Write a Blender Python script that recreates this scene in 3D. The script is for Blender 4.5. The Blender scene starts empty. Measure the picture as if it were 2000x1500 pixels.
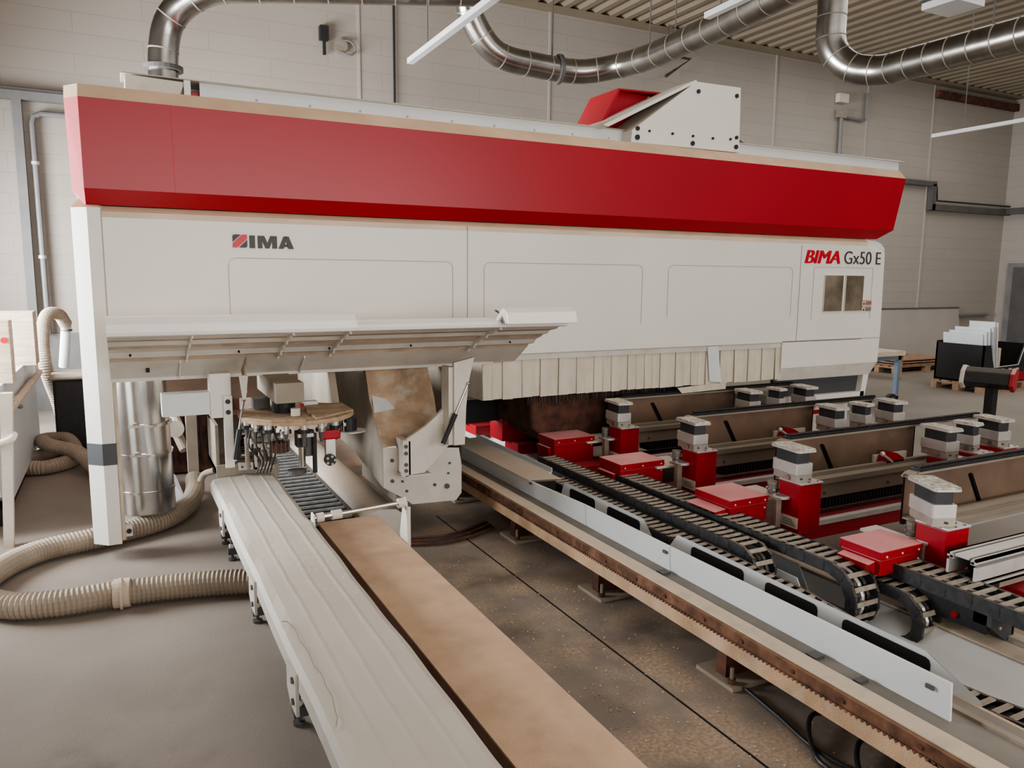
import bpy, bmesh, math, random
from mathutils import Vector, Matrix
random.seed(7)
SC = bpy.context.scene
COL = SC.collection
PI = math.pi

# ------------------------------------------------------------------ materials
def mat(name, c, rough=.5, metal=0., dust=0., dustc=(.42, .30, .20), var=.06, scale=3., bump=0., bscale=40., clear=0., stretch=None, dirt=0., dirtc=(.2,.13,.08)):
    m = bpy.data.materials.new(name); m.use_nodes = True
    nt = m.node_tree; N = nt.nodes; L = nt.links
    b = N['Principled BSDF']
    b.inputs['Roughness'].default_value = rough
    b.inputs['Metallic'].default_value = metal
    if clear: b.inputs['Coat Weight'].default_value = clear
    tc = N.new('ShaderNodeNewGeometry')
    mp = N.new('ShaderNodeMapping'); L.new(tc.outputs['Position'], mp.inputs['Vector'])
    if stretch: mp.inputs['Scale'].default_value = stretch
    n = N.new('ShaderNodeTexNoise'); n.inputs['Scale'].default_value = scale; n.inputs['Detail'].default_value = 5
    L.new(mp.outputs['Vector'], n.inputs['Vector'])
    r = N.new('ShaderNodeValToRGB')
    r.color_ramp.elements[0].position = .3; r.color_ramp.elements[1].position = .7
    r.color_ramp.elements[0].color = (*[max(0, x*(1-var*1.6)) for x in c], 1)
    r.color_ramp.elements[1].color = (*[min(1, x*(1+var)) for x in c], 1)
    L.new(n.outputs['Fac'], r.inputs['Fac'])
    out = r.outputs['Color']
    if dirt:
        n3 = N.new('ShaderNodeTexNoise'); n3.inputs['Scale'].default_value = 9; n3.inputs['Detail'].default_value = 8
        L.new(tc.outputs['Position'], n3.inputs['Vector'])
        rr = N.new('ShaderNodeMapRange'); rr.inputs[1].default_value = .48; rr.inputs[2].default_value = .7; rr.inputs[4].default_value = dirt
        L.new(n3.outputs['Fac'], rr.inputs[0])
        mx = N.new('ShaderNodeMixRGB'); L.new(rr.outputs[0], mx.inputs[0]); L.new(out, mx.inputs[1]); mx.inputs[2].default_value = (*dirtc, 1)
        out = mx.outputs[0]
    if dust:
        sp = N.new('ShaderNodeSeparateXYZ'); L.new(tc.outputs['Normal'], sp.inputs[0])
        mr = N.new('ShaderNodeMapRange'); mr.inputs[1].default_value = .25; mr.inputs[2].default_value = .9
        mr.inputs[4].default_value = dust
        L.new(sp.outputs['Z'], mr.inputs[0])
        n2 = N.new('ShaderNodeTexNoise'); n2.inputs['Scale'].default_value = 2.2; n2.inputs['Detail'].default_value = 6
        L.new(tc.outputs['Position'], n2.inputs['Vector'])
        r2 = N.new('ShaderNodeMapRange'); r2.inputs[1].default_value = .3; r2.inputs[2].default_value = .6; r2.inputs[3].default_value = .6
        L.new(n2.outputs['Fac'], r2.inputs[0])
        mu = N.new('ShaderNodeMath'); mu.operation = 'MULTIPLY'; L.new(mr.outputs[0], mu.inputs[0]); L.new(r2.outputs[0], mu.inputs[1])
        mx = N.new('ShaderNodeMixRGB'); L.new(mu.outputs[0], mx.inputs[0]); L.new(out, mx.inputs[1]); mx.inputs[2].default_value = (*dustc, 1)
        out = mx.outputs[0]
        if rough < .6:
            mr3 = N.new('ShaderNodeMapRange'); mr3.inputs[3].default_value = rough; mr3.inputs[4].default_value = .8
            L.new(mu.outputs[0], mr3.inputs[0]); L.new(mr3.outputs[0], b.inputs['Roughness'])
        if metal:
            mr4 = N.new('ShaderNodeMapRange'); mr4.inputs[3].default_value = metal; mr4.inputs[4].default_value = 0
            L.new(mu.outputs[0], mr4.inputs[0]); L.new(mr4.outputs[0], b.inputs['Metallic'])
    L.new(out, b.inputs['Base Color'])
    if bump:
        nb = N.new('ShaderNodeTexNoise'); nb.inputs['Scale'].default_value = bscale; nb.inputs['Detail'].default_value = 4
        L.new(mp.outputs['Vector'], nb.inputs['Vector'])
        bp = N.new('ShaderNodeBump'); bp.inputs['Strength'].default_value = bump; bp.inputs['Distance'].default_value = .01
        L.new(nb.outputs['Fac'], bp.inputs['Height']); L.new(bp.outputs[0], b.inputs['Normal'])
    return m

TAN = (.46, .335, .225)
M = {}
M['white'] = mat('white_enamel', (.74, .72, .67), .38, dust=.35, dustc=(.62, .50, .38), var=.02, scale=1.2)
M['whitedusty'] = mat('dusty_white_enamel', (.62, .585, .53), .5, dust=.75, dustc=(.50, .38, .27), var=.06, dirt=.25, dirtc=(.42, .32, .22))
M['bluewhite'] = mat('cover_white', (.67, .70, .71), .4, dust=.45, dustc=(.55, .50, .43), var=.03, scale=2)
M['red'] = mat('red_enamel', (.36, .007, .018), .36, dust=.25, dustc=(.5, .2, .19), var=.05, scale=1.0)
M['redbox'] = mat('dusty_red_enamel', (.36, .007, .017), .36, dust=.8, dustc=(.82, .44, .43), var=.05, scale=8)
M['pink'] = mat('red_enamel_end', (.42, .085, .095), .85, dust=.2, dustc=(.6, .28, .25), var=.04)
M['tanlid'] = mat('sawdust_on_enamel', (.60, .43, .30), .8, var=.08, scale=4)
M['shoulder'] = mat('thin_sawdust_film', (.66, .55, .44), .6, var=.08, scale=3)
M['groovedust'] = mat('sawdust_in_groove', (.50, .39, .29), .9, var=.15, scale=8)
M['lip'] = mat('highlit_white_enamel', (.90, .89, .86), .3, var=.01)  # canopy lip's bright highlight painted into the colour, same enamel as the panels
M['dust'] = mat('sawdust', TAN, .95, var=.16, scale=26, bump=.5, bscale=90)
M['dustpatch'] = mat('sawdust_patchy', (.46, .33, .22), .9, var=.18, scale=7, bump=.3, bscale=60, dirt=.6, dirtc=(.62, .55, .48))
M['black'] = mat('black_plastic', (.022, .022, .024), .5, dust=.35, dustc=(.25, .19, .14), var=.2, scale=20)
M['chain'] = mat('chain_plastic', (.045, .045, .048), .5, dust=.45, dustc=(.30, .24, .18), var=.25, scale=30)
M['rung'] = mat('dusty_rung', (.33, .285, .23), .7, var=.15, scale=30)
M['rungw'] = mat('pale_rung', (.42, .43, .43), .5, var=.2, scale=20)
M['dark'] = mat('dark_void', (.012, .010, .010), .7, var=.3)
M['darkband'] = mat('anthracite_band', (.07, .075, .08), .5, var=.04)
M['alu'] = mat('milled_aluminium', (.66, .64, .62), .42, .45, dust=.3, dustc=(.45, .36, .27), var=.06, scale=10)
M['alulow'] = mat('dull_aluminium', (.46, .42, .37), .5, .35, var=.1, scale=14)
M['aludusty'] = mat('dusty_aluminium', (.33, .29, .24), .5, .35, dust=.7, dustc=(.30, .235, .175), var=.12, scale=6, stretch=(.5, 3, 3))
M['web'] = mat('dusty_brown_steel', (.165, .105, .072), .75, .0, dust=.5, dustc=(.36, .26, .19), var=.2, scale=2.2, dirt=.3, dirtc=(.22, .155, .11))
M['beamface'] = mat('dusty_grey_steel', (.255, .21, .17), .6, .1, dust=.5, dustc=(.36, .29, .22), var=.14, scale=3, stretch=(.3, 1, 2))
M['steel'] = mat('bright_steel', (.60, .58, .55), .25, 1., var=.08, scale=12)
M['duct'] = mat('galvanised_duct', (.36, .35, .33), .27, 1., var=.16, scale=5, bump=.08, bscale=14)
M['drum'] = mat('galvanised_drum', (.62, .61, .60), .22, 1., var=.10, scale=5, bump=.05, bscale=9)
M['rubber'] = mat('anthracite_rubber', (.05, .052, .058), .6, dust=.2, var=.12, scale=12)
M['rail'] = mat('rusty_rack', (.19, .095, .055), .7, .2, dust=.4, dustc=(.28, .18, .11), var=.35, scale=16, dirt=.6, dirtc=(.10, .045, .025))
M['railface'] = mat('sawdust_coated_beam', (.56, .38, .24), .9, dust=.6, dustc=(.62, .49, .36), var=.18, scale=5, bump=.5, bscale=120, dirt=.4, dirtc=(.62, .54, .44))
M['ledge'] = mat('dusty_ledge', (.60, .50, .39), .85, var=.12, scale=9, dirt=.4, dirtc=(.35, .25, .18))
M['groove'] = mat('grey_groove', (.22, .195, .165), .6, var=.12, scale=5)
M['cover'] = mat('dusty_sheet_cover', (.56, .535, .48), .55, dust=.6, dustc=(.48, .415, .345), var=.05, scale=1.2, bump=.05, bscale=30, dirt=.3, dirtc=(.48, .42, .345))
M['mdf'] = mat('sawdust_coated_board', (.56, .385, .26), .9, var=.1, scale=6, bump=.25, bscale=150, dirt=.25, dirtc=(.60, .46, .34))
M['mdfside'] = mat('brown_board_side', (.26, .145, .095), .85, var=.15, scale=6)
M['hose'] = mat('grey_hose', (.33, .27, .21), .6, dust=.35, dustc=(.42, .34, .26), var=.1, scale=6)
M['glass'] = mat('tinted_window', (.20, .165, .125), .12, var=.5, scale=2.5, clear=.6)
M['wood'] = mat('pale_wood', (.58, .47, .36), .7, var=.14, scale=6, stretch=(1, 1, 8))
M['palletwood'] = mat('pallet_wood', (.36, .23, .15), .8, var=.2, scale=8)
M['panelw'] = mat('pale_panel', (.62, .64, .65), .5, var=.04)
M['bluesteel'] = mat('blue_grey_steel', (.17, .22, .28), .5, var=.1)
M['boardw'] = mat('leaning_board_paint', (.40, .36, .32), .7, var=.05, scale=1)
M['sheet'] = mat('white_plastic_sheet', (.75, .76, .76), .5, var=.04, bump=.3, bscale=8)
M['txtdark'] = mat('lettering_dark', (.055, .05, .045), .5, var=0)
M['txtred'] = mat('lettering_red', (.55, .015, .03), .4, var=0)
M['orange'] = mat('warning_orange', (.75, .25, .05), .5, var=0)
M['seam'] = mat('panel_seam', (.42, .38, .34), .7, var=0)
M['curtain'] = mat('curtain_pvc', (.64, .575, .475), .55, var=.07, scale=5, stretch=(3, 3, .6), dirt=.3, dirtc=(.52, .42, .31))
M['rust'] = mat('rust_brown', (.13, .055, .035), .8, var=.35, scale=10, dirt=.5, dirtc=(.03, .015, .012))
M['cable'] = mat('black_cable', (.02, .022, .026), .45, var=.1)
M['duststeel'] = mat('dusty_grey_box', (.34, .295, .24), .7, dust=.5, dustc=(.42, .33, .25), var=.1, scale=5)
M['strip'] = mat('light_batten', (.62, .63, .63), .4, var=.03)
M['ivory'] = mat('ivory_plastic', (.66, .60, .52), .5, var=.06)
M['trunk'] = mat('dark_trunking', (.10, .095, .09), .5, var=.1)
M['trunkg'] = mat('grey_trunking', (.20, .195, .19), .5, var=.1)

# ------------------------------------------------------------------ mesh builder
class MB:
    def __init__(s): s.v = []; s.f = []; s.mi = []; s.mats = []
    def m(s, name):
        if name not in s.mats: s.mats.append(name)
        return s.mats.index(name)
    def add(s, vs, fs, m='white'):
        o = len(s.v); k = s.m(m); s.v += [tuple(v) for v in vs]
        for f in fs: s.f.append([i+o for i in f]); s.mi.append(k)
        return s
    def box(s, x0, x1, y0, y1, z0, z1, m='white', rz=0, c=None):
        vs = [(x, y, z) for x in (x0, x1) for y in (y0, y1) for z in (z0, z1)]
        if rz:
            cx, cy = c or ((x0+x1)/2, (y0+y1)/2); co, si = math.cos(rz), math.sin(rz)
            vs = [(cx+(x-cx)*co-(y-cy)*si, cy+(x-cx)*si+(y-cy)*co, z) for x, y, z in vs]
        return s.add(vs, [(0, 1, 3, 2), (4, 6, 7, 5), (0, 4, 5, 1), (2, 3, 7, 6), (0, 2, 6, 4), (1, 5, 7, 3)], m)
    def prism(s, pts, axis, a, b, m='white'):
        """pts: 2-D outline; axis 'x': (y,z), 'y': (x,z), 'z': (x,y); from a to b"""
        def P(p, t): return (t, p[0], p[1]) if axis == 'x' else (p[0], t, p[1]) if axis == 'y' else (p[0], p[1], t)
        n = len(pts); vs = [P(p, a) for p in pts]+[P(p, b) for p in pts]
        fs = [tuple(range(n)), tuple(range(2*n-1, n-1, -1))]+[(i, i+n, (i+1) % n+n, (i+1) % n) for i in range(n)]
        return s.add(vs, fs, m)
    def cyl(s, p, q, r, m='white', n=16, r2=None, cap=True):
        p, q = Vector(p), Vector(q); d = (q-p).normalized()
        u = d.orthogonal().normalized(); w = d.cross(u); r2 = r if r2 is None else r2
        vs = [p+(u*math.cos(2*PI*i/n)+w*math.sin(2*PI*i/n))*r for i in range(n)]+[q+(u*math.cos(2*PI*i/n)+w*math.sin(2*PI*i/n))*r2 for i in range(n)]
        fs = [(i, (i+1) % n, (i+1) % n+n, i+n) for i in range(n)]
        if cap: fs += [tuple(range(n-1, -1, -1)), tuple(range(n, 2*n))]
        return s.add(vs, fs, m)
    def tube(s, pts, r, m='white', n=14, rf=None, cap=True):
        pts = [Vector(p) for p in pts]; k = len(pts); vs = []; u = None
        for i, p in enumerate(pts):
            d = (pts[min(i+1, k-1)]-pts[max(i-1, 0)]).normalized()
            u = d.orthogonal().normalized() if u is None else (u-d*u.dot(d)).normalized()
            w = d.cross(u); rr = rf(i) if rf else r
            vs += [p+(u*math.cos(2*PI*j/n)+w*math.sin(2*PI*j/n))*rr for j in range(n)]
        fs = [(a*n+j, a*n+(j+1) % n, (a+1)*n+(j+1) % n, (a+1)*n+j) for a in range(k-1) for j in range(n)]
        if cap: fs += [tuple(range(n-1, -1, -1)), tuple(range((k-1)*n, k*n))]
        return s.add(vs, fs, m)
    def sphere(s, c, r, m='white', n=10):
        vs = []; fs = []
        for i in range(n+1):
            t = PI*i/n
            for j in range(n*2): p = PI*j/n; vs.append((c[0]+r*math.sin(t)*math.cos(p), c[1]+r*math.sin(t)*math.sin(p), c[2]+r*math.cos(t)))
        w = n*2
        for i in range(n):
            for j in range(w): fs.append((i*w+j, i*w+(j+1) % w, (i+1)*w+(j+1) % w, (i+1)*w+j))
        return s.add(vs, fs, m)
    def build(s, name, parent=None, bevel=0, smooth=False):
        me = bpy.data.meshes.new(name); me.from_pydata(s.v, [], s.f); me.update()
        bm = bmesh.new(); bm.from_mesh(me)
        bmesh.ops.remove_doubles(bm, verts=bm.verts, dist=1e-5)
        bmesh.ops.recalc_face_normals(bm, faces=bm.faces); bm.to_mesh(me); bm.free()
        for k in s.mats: me.materials.append(M[k])
        if len(me.polygons) == len(s.mi):
            me.polygons.foreach_set('material_index', s.mi)
        if smooth: me.polygons.foreach_set('use_smooth', [True]*len(me.polygons))
        o = bpy.data.objects.new(name, me); COL.objects.link(o)
        if parent is not None:
            o.parent = parent; root = parent; off = Vector((0, 0, 0))
            while root is not None: off += root.location; root = root.parent
            me.transform(Matrix.Translation(-off))
        if bevel:
            b = o.modifiers.new('b', 'BEVEL'); b.width = bevel; b.segments = 2; b.limit_method = 'ANGLE'; b.angle_limit = .6
        if smooth:
            try:
                e = o.modifiers.new('e', 'EDGE_SPLIT'); e.split_angle = .7
            except Exception: pass
        return o

def thing(name, label, cat, loc=(0, 0, 0), group=None):
    o = bpy.data.objects.new(name, None); o.empty_display_size = .1; COL.objects.link(o); o.location = loc
    o['label'] = label; o['category'] = cat
    if group: o['group'] = group
    return o
def tag(o, label, cat, group=None, kind=None):
    o['label'] = label; o['category'] = cat
    if group: o['group'] = group
    if kind: o['kind'] = kind
    return o
def struct(mb, name, **k):
    o = mb.build(name, **k); o['kind'] = 'structure'; return o
def spline(pts, n=10, closed=False):
    pts = [Vector(p) for p in pts]; P = [2*pts[0]-pts[1]]+pts+[2*pts[-1]-pts[-2]]; out = []
    for i in range(1, len(P)-2):
        for j in range(n):
            t = j/n; a, b, c, d = P[i-1:i+3]
            out.append(.5*((2*b)+(-a+c)*t+(2*a-5*b+4*c-d)*t*t+(-a+3*b-3*c+d)*t**3))
    out.append(pts[-1]); return out
def resample(pts, step):
    out = [pts[0]]; acc = 0
    for a, b in zip(pts, pts[1:]):
        L = (b-a).length; 
        while acc+L >= step:
            t = (step-acc)/L; a = a.lerp(b, t); out.append(a.copy()); L = (b-a).length; acc = 0
        acc += L
    return out
def text(s, x, z, y, h, m, parent, name, shear=0, bold=0, thick=0, width=None, rot=None):
    c = bpy.data.curves.new(name, 'FONT'); c.body = s; c.size = 1; c.shear = shear; c.offset = bold; c.extrude = .004
    o = bpy.data.objects.new('t', c); COL.objects.link(o)
    bpy.context.view_layer.update()
    me = bpy.data.meshes.new_from_object(o.evaluated_get(bpy.context.evaluated_depsgraph_get()))
    bpy.data.objects.remove(o)
    xs = [v.co.x for v in me.vertices]; ys = [v.co.y for v in me.vertices]
    x0, x1, y0, y1 = min(xs), max(xs), min(ys), max(ys)
    sx = (width/(x1-x0)) if width else h/(y1-y0); sy = h/(y1-y0)
    for v in me.vertices:
        v.co = Vector((x+(v.co.x-x0)*sx, y-v.co.z*1.0, z+(v.co.y-y0)*sy))
    if thick:
        bm = bmesh.new()
        for k in range(4):
            m2 = me.copy(); m2.transform(Matrix.Translation((thick*k, -.0005*k, 0))); bm.from_mesh(m2); bpy.data.meshes.remove(m2)
        bm.to_mesh(me); bm.free()
    me.materials.clear(); me.materials.append(M[m])
    t = bpy.data.objects.new(name, me); COL.objects.link(t); t.parent = parent
    off = Vector((0, 0, 0)); r = parent
    while r is not None: off += r.location; r = r.parent
    me.transform(Matrix.Translation(-off))
    return t

# ------------------------------------------------------------------ camera
F = 1495.365; YAW = .475711291; PIT = .141371771; ROL = -.009589601
fw = Vector((math.sin(YAW)*math.cos(PIT), math.cos(YAW)*math.cos(PIT), -math.sin(PIT)))
rt = Vector((math.cos(YAW), -math.sin(YAW), 0)); dn = fw.cross(rt)
r2 = math.cos(ROL)*rt+math.sin(ROL)*dn; d2 = -math.sin(ROL)*rt+math.cos(ROL)*dn
cam = bpy.data.cameras.new('camera'); co = bpy.data.objects.new('camera', cam); COL.objects.link(co)
mw = Matrix((( r2.x, -d2.x, -fw.x, 0), (r2.y, -d2.y, -fw.y, 0), (r2.z, -d2.z, -fw.z, 1.8), (0, 0, 0, 1)))
co.matrix_world = mw
cam.sensor_width = 36; cam.lens = 36*F/2000; cam.clip_end = 200
SC.camera = co

# ------------------------------------------------------------------ room
def node_floor():
    m = bpy.data.materials.new('dusty_concrete_floor'); m.use_nodes = True; nt = m.node_tree; N = nt.nodes; L = nt.links
    b = N['Principled BSDF']; b.inputs['Roughness'].default_value = .62
    g = N.new('ShaderNodeNewGeometry')
    def noise(sc, det=6):
        n = N.new('ShaderNodeTexNoise'); n.inputs['Scale'].default_value = sc; n.inputs['Detail'].default_value = det
        L.new(g.outputs['Position'], n.inputs['Vector']); return n.outputs['Fac']
    def ramp(src, a, b_, c0, c1):
        r = N.new('ShaderNodeValToRGB'); r.color_ramp.elements[0].position = a; r.color_ramp.elements[1].position = b_
        r.color_ramp.elements[0].color = (*c0, 1); r.color_ramp.elements[1].color = (*c1, 1); L.new(src, r.inputs[0]); return r.outputs[0]
    def mix(f, a, c):
        x = N.new('ShaderNodeMixRGB'); L.new(f, x.inputs[0]); L.new(a, x.inputs[1])
        if isinstance(c, tuple): x.inputs[2].default_value = (*c, 1)
        else: L.new(c, x.inputs[2])
        return x.outputs[0]
    def rng(src, a, b_, o0=0, o1=1):
        r = N.new('ShaderNodeMapRange'); r.inputs[1].default_value = a; r.inputs[2].default_value = b_; r.inputs[3].default_value = o0; r.inputs[4].default_value = o1
        L.new(src, r.inputs[0]); return r.outputs[0]
    def mul(a, b_):
        x = N.new('ShaderNodeMath'); x.operation = 'MULTIPLY'; L.new(a, x.inputs[0]); L.new(b_, x.inputs[1]); return x.outputs[0]
    base = ramp(noise(1.2), .3, .7, (.235, .20, .168), (.315, .27, .228))
    sp = N.new('ShaderNodeSeparateXYZ'); L.new(g.outputs['Position'], sp.inputs[0])
    # sawdust drifts and dark damp stains between the rails
    lane = mul(rng(sp.outputs['X'], 1.2, 1.6), rng(sp.outputs['X'], 3.4, 4.4, 1, 0))
    stain = mul(rng(noise(1.9, 8), .50, .62), lane)
    base = mix(mul(stain, rng(noise(.7), .3, .6, .25, .65)), base, (.13, .105, .088))
    drift = mul(rng(noise(2.6, 9), .44, .62), lane)
    base = mix(mul(drift, rng(noise(60, 3), .4, .6, .3, .8)), base, (.50, .37, .26))
    chips = rng(noise(140, 2), .66, .72)
    base = mix(mul(chips, rng(noise(2.2), .42, .58)), base, (.52, .42, .32))
    spots = rng(noise(26, 3), .70, .76)
    base = mix(mul(spots, rng(noise(1.1), .45, .6, 0, .7)), base, (.14, .12, .10))
    near = mul(rng(sp.outputs['X'], .3, .55, 1, 0), rng(sp.outputs['Y'], 2.6, 3.6, 1, 0))
    base = mix(mul(mul(rng(noise(2.3, 9), .52, .64), near), rng(noise(11), .3, .7, .3, .9)), base, (.12, .105, .09))
    far = rng(sp.outputs['X'], 5, 8)
    base = mix(far, base, ramp(noise(.8, 8), .3, .7, (.20, .175, .145), (.27, .235, .195)))
    L.new(base, b.inputs['Base Color'])
    bp = N.new('ShaderNodeBump'); bp.inputs['Strength'].default_value = .10; bp.inputs['Distance'].default_value = .01
    L.new(noise(90), bp.inputs['Height']); L.new(bp.outputs[0], b.inputs['Normal'])
    return m
def node_wall():
    m = bpy.data.materials.new('painted_brick_wall'); m.use_nodes = True; nt = m.node_tree; N = nt.nodes; L = nt.links
    b = N['Principled BSDF']; b.inputs['Roughness'].default_value = .6
    g = N.new('ShaderNodeNewGeometry'); sp = N.new('ShaderNodeSeparateXYZ'); L.new(g.outputs['Position'], sp.inputs[0])
    ad = N.new('ShaderNodeMath'); L.new(sp.outputs['X'], ad.inputs[0]); L.new(sp.outputs['Y'], ad.inputs[1])
    cb = N.new('ShaderNodeCombineXYZ'); L.new(ad.outputs[0], cb.inputs[0]); L.new(sp.outputs['Z'], cb.inputs[1])
    br = N.new('ShaderNodeTexBrick'); L.new(cb.outputs[0], br.inputs['Vector'])
    br.inputs['Scale'].default_value = 1; br.inputs['Brick Width'].default_value = 1.6; br.inputs['Row Height'].default_value = .25
    br.inputs['Mortar Size'].default_value = .006; br.inputs['Mortar Smooth'].default_value = .4
    br.inputs['Color1'].default_value = (.385, .345, .305, 1); br.inputs['Color2'].default_value = (.37, .332, .292, 1); br.inputs['Mortar'].default_value = (.325, .29, .255, 1)
    n = N.new('ShaderNodeTexNoise'); n.inputs['Scale'].default_value = .7; n.inputs['Detail'].default_value = 8; L.new(g.outputs['Position'], n.inputs['Vector'])
    r = N.new('ShaderNodeMapRange'); r.inputs[1].default_value = .35; r.inputs[2].default_value = .7; r.inputs[4].default_value = .35; L.new(n.outputs['Fac'], r.inputs[0])
    mx = N.new('ShaderNodeMixRGB'); L.new(r.outputs[0], mx.inputs[0]); L.new(br.outputs['Color'], mx.inputs[1]); mx.inputs[2].default_value = (.32, .28, .24, 1)
    L.new(mx.outputs[0], b.inputs['Base Color'])
    iv = N.new('ShaderNodeMath'); iv.operation = 'SUBTRACT'; iv.inputs[0].default_value = 1; L.new(br.outputs['Fac'], iv.inputs[1])
    bp = N.new('ShaderNodeBump'); bp.inputs['Strength'].default_value = .22; bp.inputs['Distance'].default_value = .01
    L.new(iv.outputs[0], bp.inputs['Height']); L.new(bp.outputs[0], b.inputs['Normal'])
    return m
M['floor'] = node_floor(); M['wall'] = node_wall()
M['ceil'] = mat('corrugated_deck', (.27, .225, .165), .6, var=.08, scale=.8)
WZ = 6.1
struct(MB().box(-2.6, 22, -7, 11.6, -.1, 0, 'floor'), 'floor')
struct(MB().box(-2.6, 19.6, 11.5, 11.7, 0, WZ+.3, 'wall'), 'wall_back')
struct(MB().box(19.4, 19.6, -7, 11.5, 0, WZ+.3, 'wall'), 'wall_right')
w = MB()
w.box(-2.6, -2.45, -7, 5.2, 0, WZ+.3, 'wall'); w.box(-2.6, -2.45, 11.1, 11.5, 0, WZ+.3, 'wall')
w.box(-2.6, -2.45, 5.2, 11.1, 0, .9, 'wall'); w.box(-2.6, -2.45, 5.2, 11.1, 3.6, WZ+.3, 'wall')
struct(w, 'wall_left')
w = MB()
for y in (5.2, 6.65, 8.1, 9.55, 11.04): w.box(-2.56, -2.5, y, y+.06, .9, 3.6, 'panelw')
for z in (.9, 2.2, 3.54): w.box(-2.56, -2.5, 5.2, 11.1, z, z+.06, 'panelw')
wf = struct(w, 'window_1')
# corrugated ceiling (ribs run along y)
w = MB(); per = .30; prof = []; x = -2.6
while x < 19.6:
    prof += [(x, 0), (x+.11, 0), (x+.15, .055), (x+.26, .055)]; x += per
vs = []; fs = []
for px_, dz in prof:
    z = WZ+dz-.0
    vs += [(px_, -7, z), (px_, 11.5, z)]
fs = [(2*i, 2*i+1, 2*i+3, 2*i+2) for i in range(len(prof)-1)]
w.add(vs, fs, 'ceil'); struct(w, 'ceiling')
# grey painted base band of the back wall
struct(MB().box(-2.45, 1.0, 11.47, 11.5, 0, 1.0, 'trunkg'), 'baseboard_back')
# wall joints
for i, X in enumerate((3.35, 6.56, 11.62, 14.25, 16.4)):
    struct(MB().box(X-.02, X+.02, 11.485, 11.5, .0, WZ, 'seam' if i < 4 else 'seam'), 'trim_%d' % (i+1))
struct(MB().box(16.4, 19.4, 11.38, 11.5, 5.78, 5.93, 'rust'), 'trim_6')
struct(MB().box(2.2, 19.4, 11.3, 11.5, WZ-.05, WZ, 'ceil'), 'trim_7')
d = MB(); d.box(19.33, 19.4, 9.3, 11.25, 0, 2.2, 'trunkg'); d.box(19.31, 19.34, 9.45, 11.1, .05, 2.1, 'trunk')
struct(d, 'door_1')
# floor joint lines
struct(MB().box(2.045, 2.055, -2, 5.2, 0, .0015, 'dark'), 'trim_8')

# things on the back wall
tag(MB().tube([(3.88, 11.46, 3.0), (3.88, 11.46, 6.05)], .018, 'cable', 8).build('wall_cable'), 'thin black cable running straight down the white brick wall', 'cable')
t = MB(); t.tube([(-1.3, 11.42, 3.97), (3, 11.42, 3.93)], .05, 'trunkg', 8); t.box(-1.3, 3, 11.36, 11.47, 3.86, 3.96, 'trunkg')
tag(t.build('cable_trunking'), 'grey horizontal cable tray high on the left part of the wall', 'cable tray')
t = MB(); t.box(-1.0, -.90, 11.38, 11.47, .9, 3.86, 'trunkg')
tag(t.build('vertical_trunking'), 'grey vertical cable duct dropping from the tray at far left', 'cable duct')
t = MB(); t.tube([(.2, 11.42, 3.72), (-.7, 11.42, 3.72), (-.78, 11.42, 3.68), (-.8, 11.42, 3.6), (-.79, 11.42, 1.0)], .035, 'trunkg', 10)
for z in (3.1, 1.95): t.cyl((-.8, 11.42, z), (-.8, 11.42, z+.04), .045, 'alu')
tag(t.build('conduit_pipe'), 'thin grey pipe beside the vertical cable duct, bent at top', 'pipe')
t = thing('wall_bracket', 'small black switch with hanging lever high on the wall', 'switch', (2.83, 11.45, 5.1))
MB().box(2.77, 2.89, 11.38, 11.49, 5.08, 5.27, 'black').build('switch_box', t)
MB().box(2.81, 2.85, 11.40, 11.44, 4.88, 5.08, 'black').build('lever', t)
t = MB(); t.cyl((3.07, 11.42, 5.04), (3.07, 11.49, 5.04), .1, 'aludusty'); t.tube(spline([(3.07, 11.4, 5.1), (3.2, 11.38, 5.1), (3.28, 11.4, 5.0), (3.2, 11.4, 4.92), (3.07, 11.42, 4.95)]), .015, 'trunkg', 8)
tag(t.build('round_wall_lamp'), 'round metal wall fitting with looped cable beside the black switch', 'wall lamp')
t = MB()
t.tube([(8.42, 11.2, 5.62), (9.25, 11.2, 5.60), (8.72, 11.2, 5.25)], .03, 'rust', 8); t.tube([(8.1, 11.2, 5.5), (8.5, 11.2, 5.52), (8.3, 11.2, 5.35)], .035, 'rust', 8); t.tube([(8.75, 11.2, 5.55), (8.75, 11.2, 6.1)], .012, 'trunk', 6)
tag(t.build('rusty_pipe_bracket'), 'rust red bent pipe bracket on the wall beneath the steel deck', 'bracket')
t = thing('wall_junction', 'small junction box with bent conduit on the right part of wall', 'junction box', (13.4, 11.45, 4.9))
MB().box(13.28, 13.55, 11.38, 11.49, 5.35, 5.52, 'ivory').build('upper_box', t)
MB().box(13.3, 13.52, 11.38, 11.49, 5.05, 5.22, 'aludusty').build('lower_box', t)
MB().tube([(13.42, 11.43, 5.05), (13.44, 11.43, 3.5)], .04, 'trunkg', 8).build('drop_pipe', t)
MB().tube([(13.5, 11.43, 5.08), (14.1, 11.43, 5.06), (14.15, 11.43, 5.1), (14.15, 11.43, 5.62)], .025, 'trunkg', 8).build('bent_conduit', t)
t = MB(); t.box(16.43, 19.35, 11.34, 11.47, 3.34, 3.47, 'trunk'); t.box(16.4, 16.53, 11.34, 11.47, 3.34, 3.9, 'trunk'); t.box(14.9, 16.53, 11.34, 11.47, 3.86, 3.96, 'trunk')
t.tube([(16.55, 11.36, 3.86), (16.6, 11.36, 3.55), (19.35, 11.36, 3.55)], .02, 'cable', 6)
tag(t.build('stepped_cable_trunking'), 'dark cable trunking stepping down along the right part of wall', 'cable tray')
t = MB(); t.box(19.2, 19.35, 9.0, 11.47, 3.36, 3.5, 'trunk')
tag(t.build('return_cable_trunking'), 'dark cable trunking on the far right return wall', 'cable tray')
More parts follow.
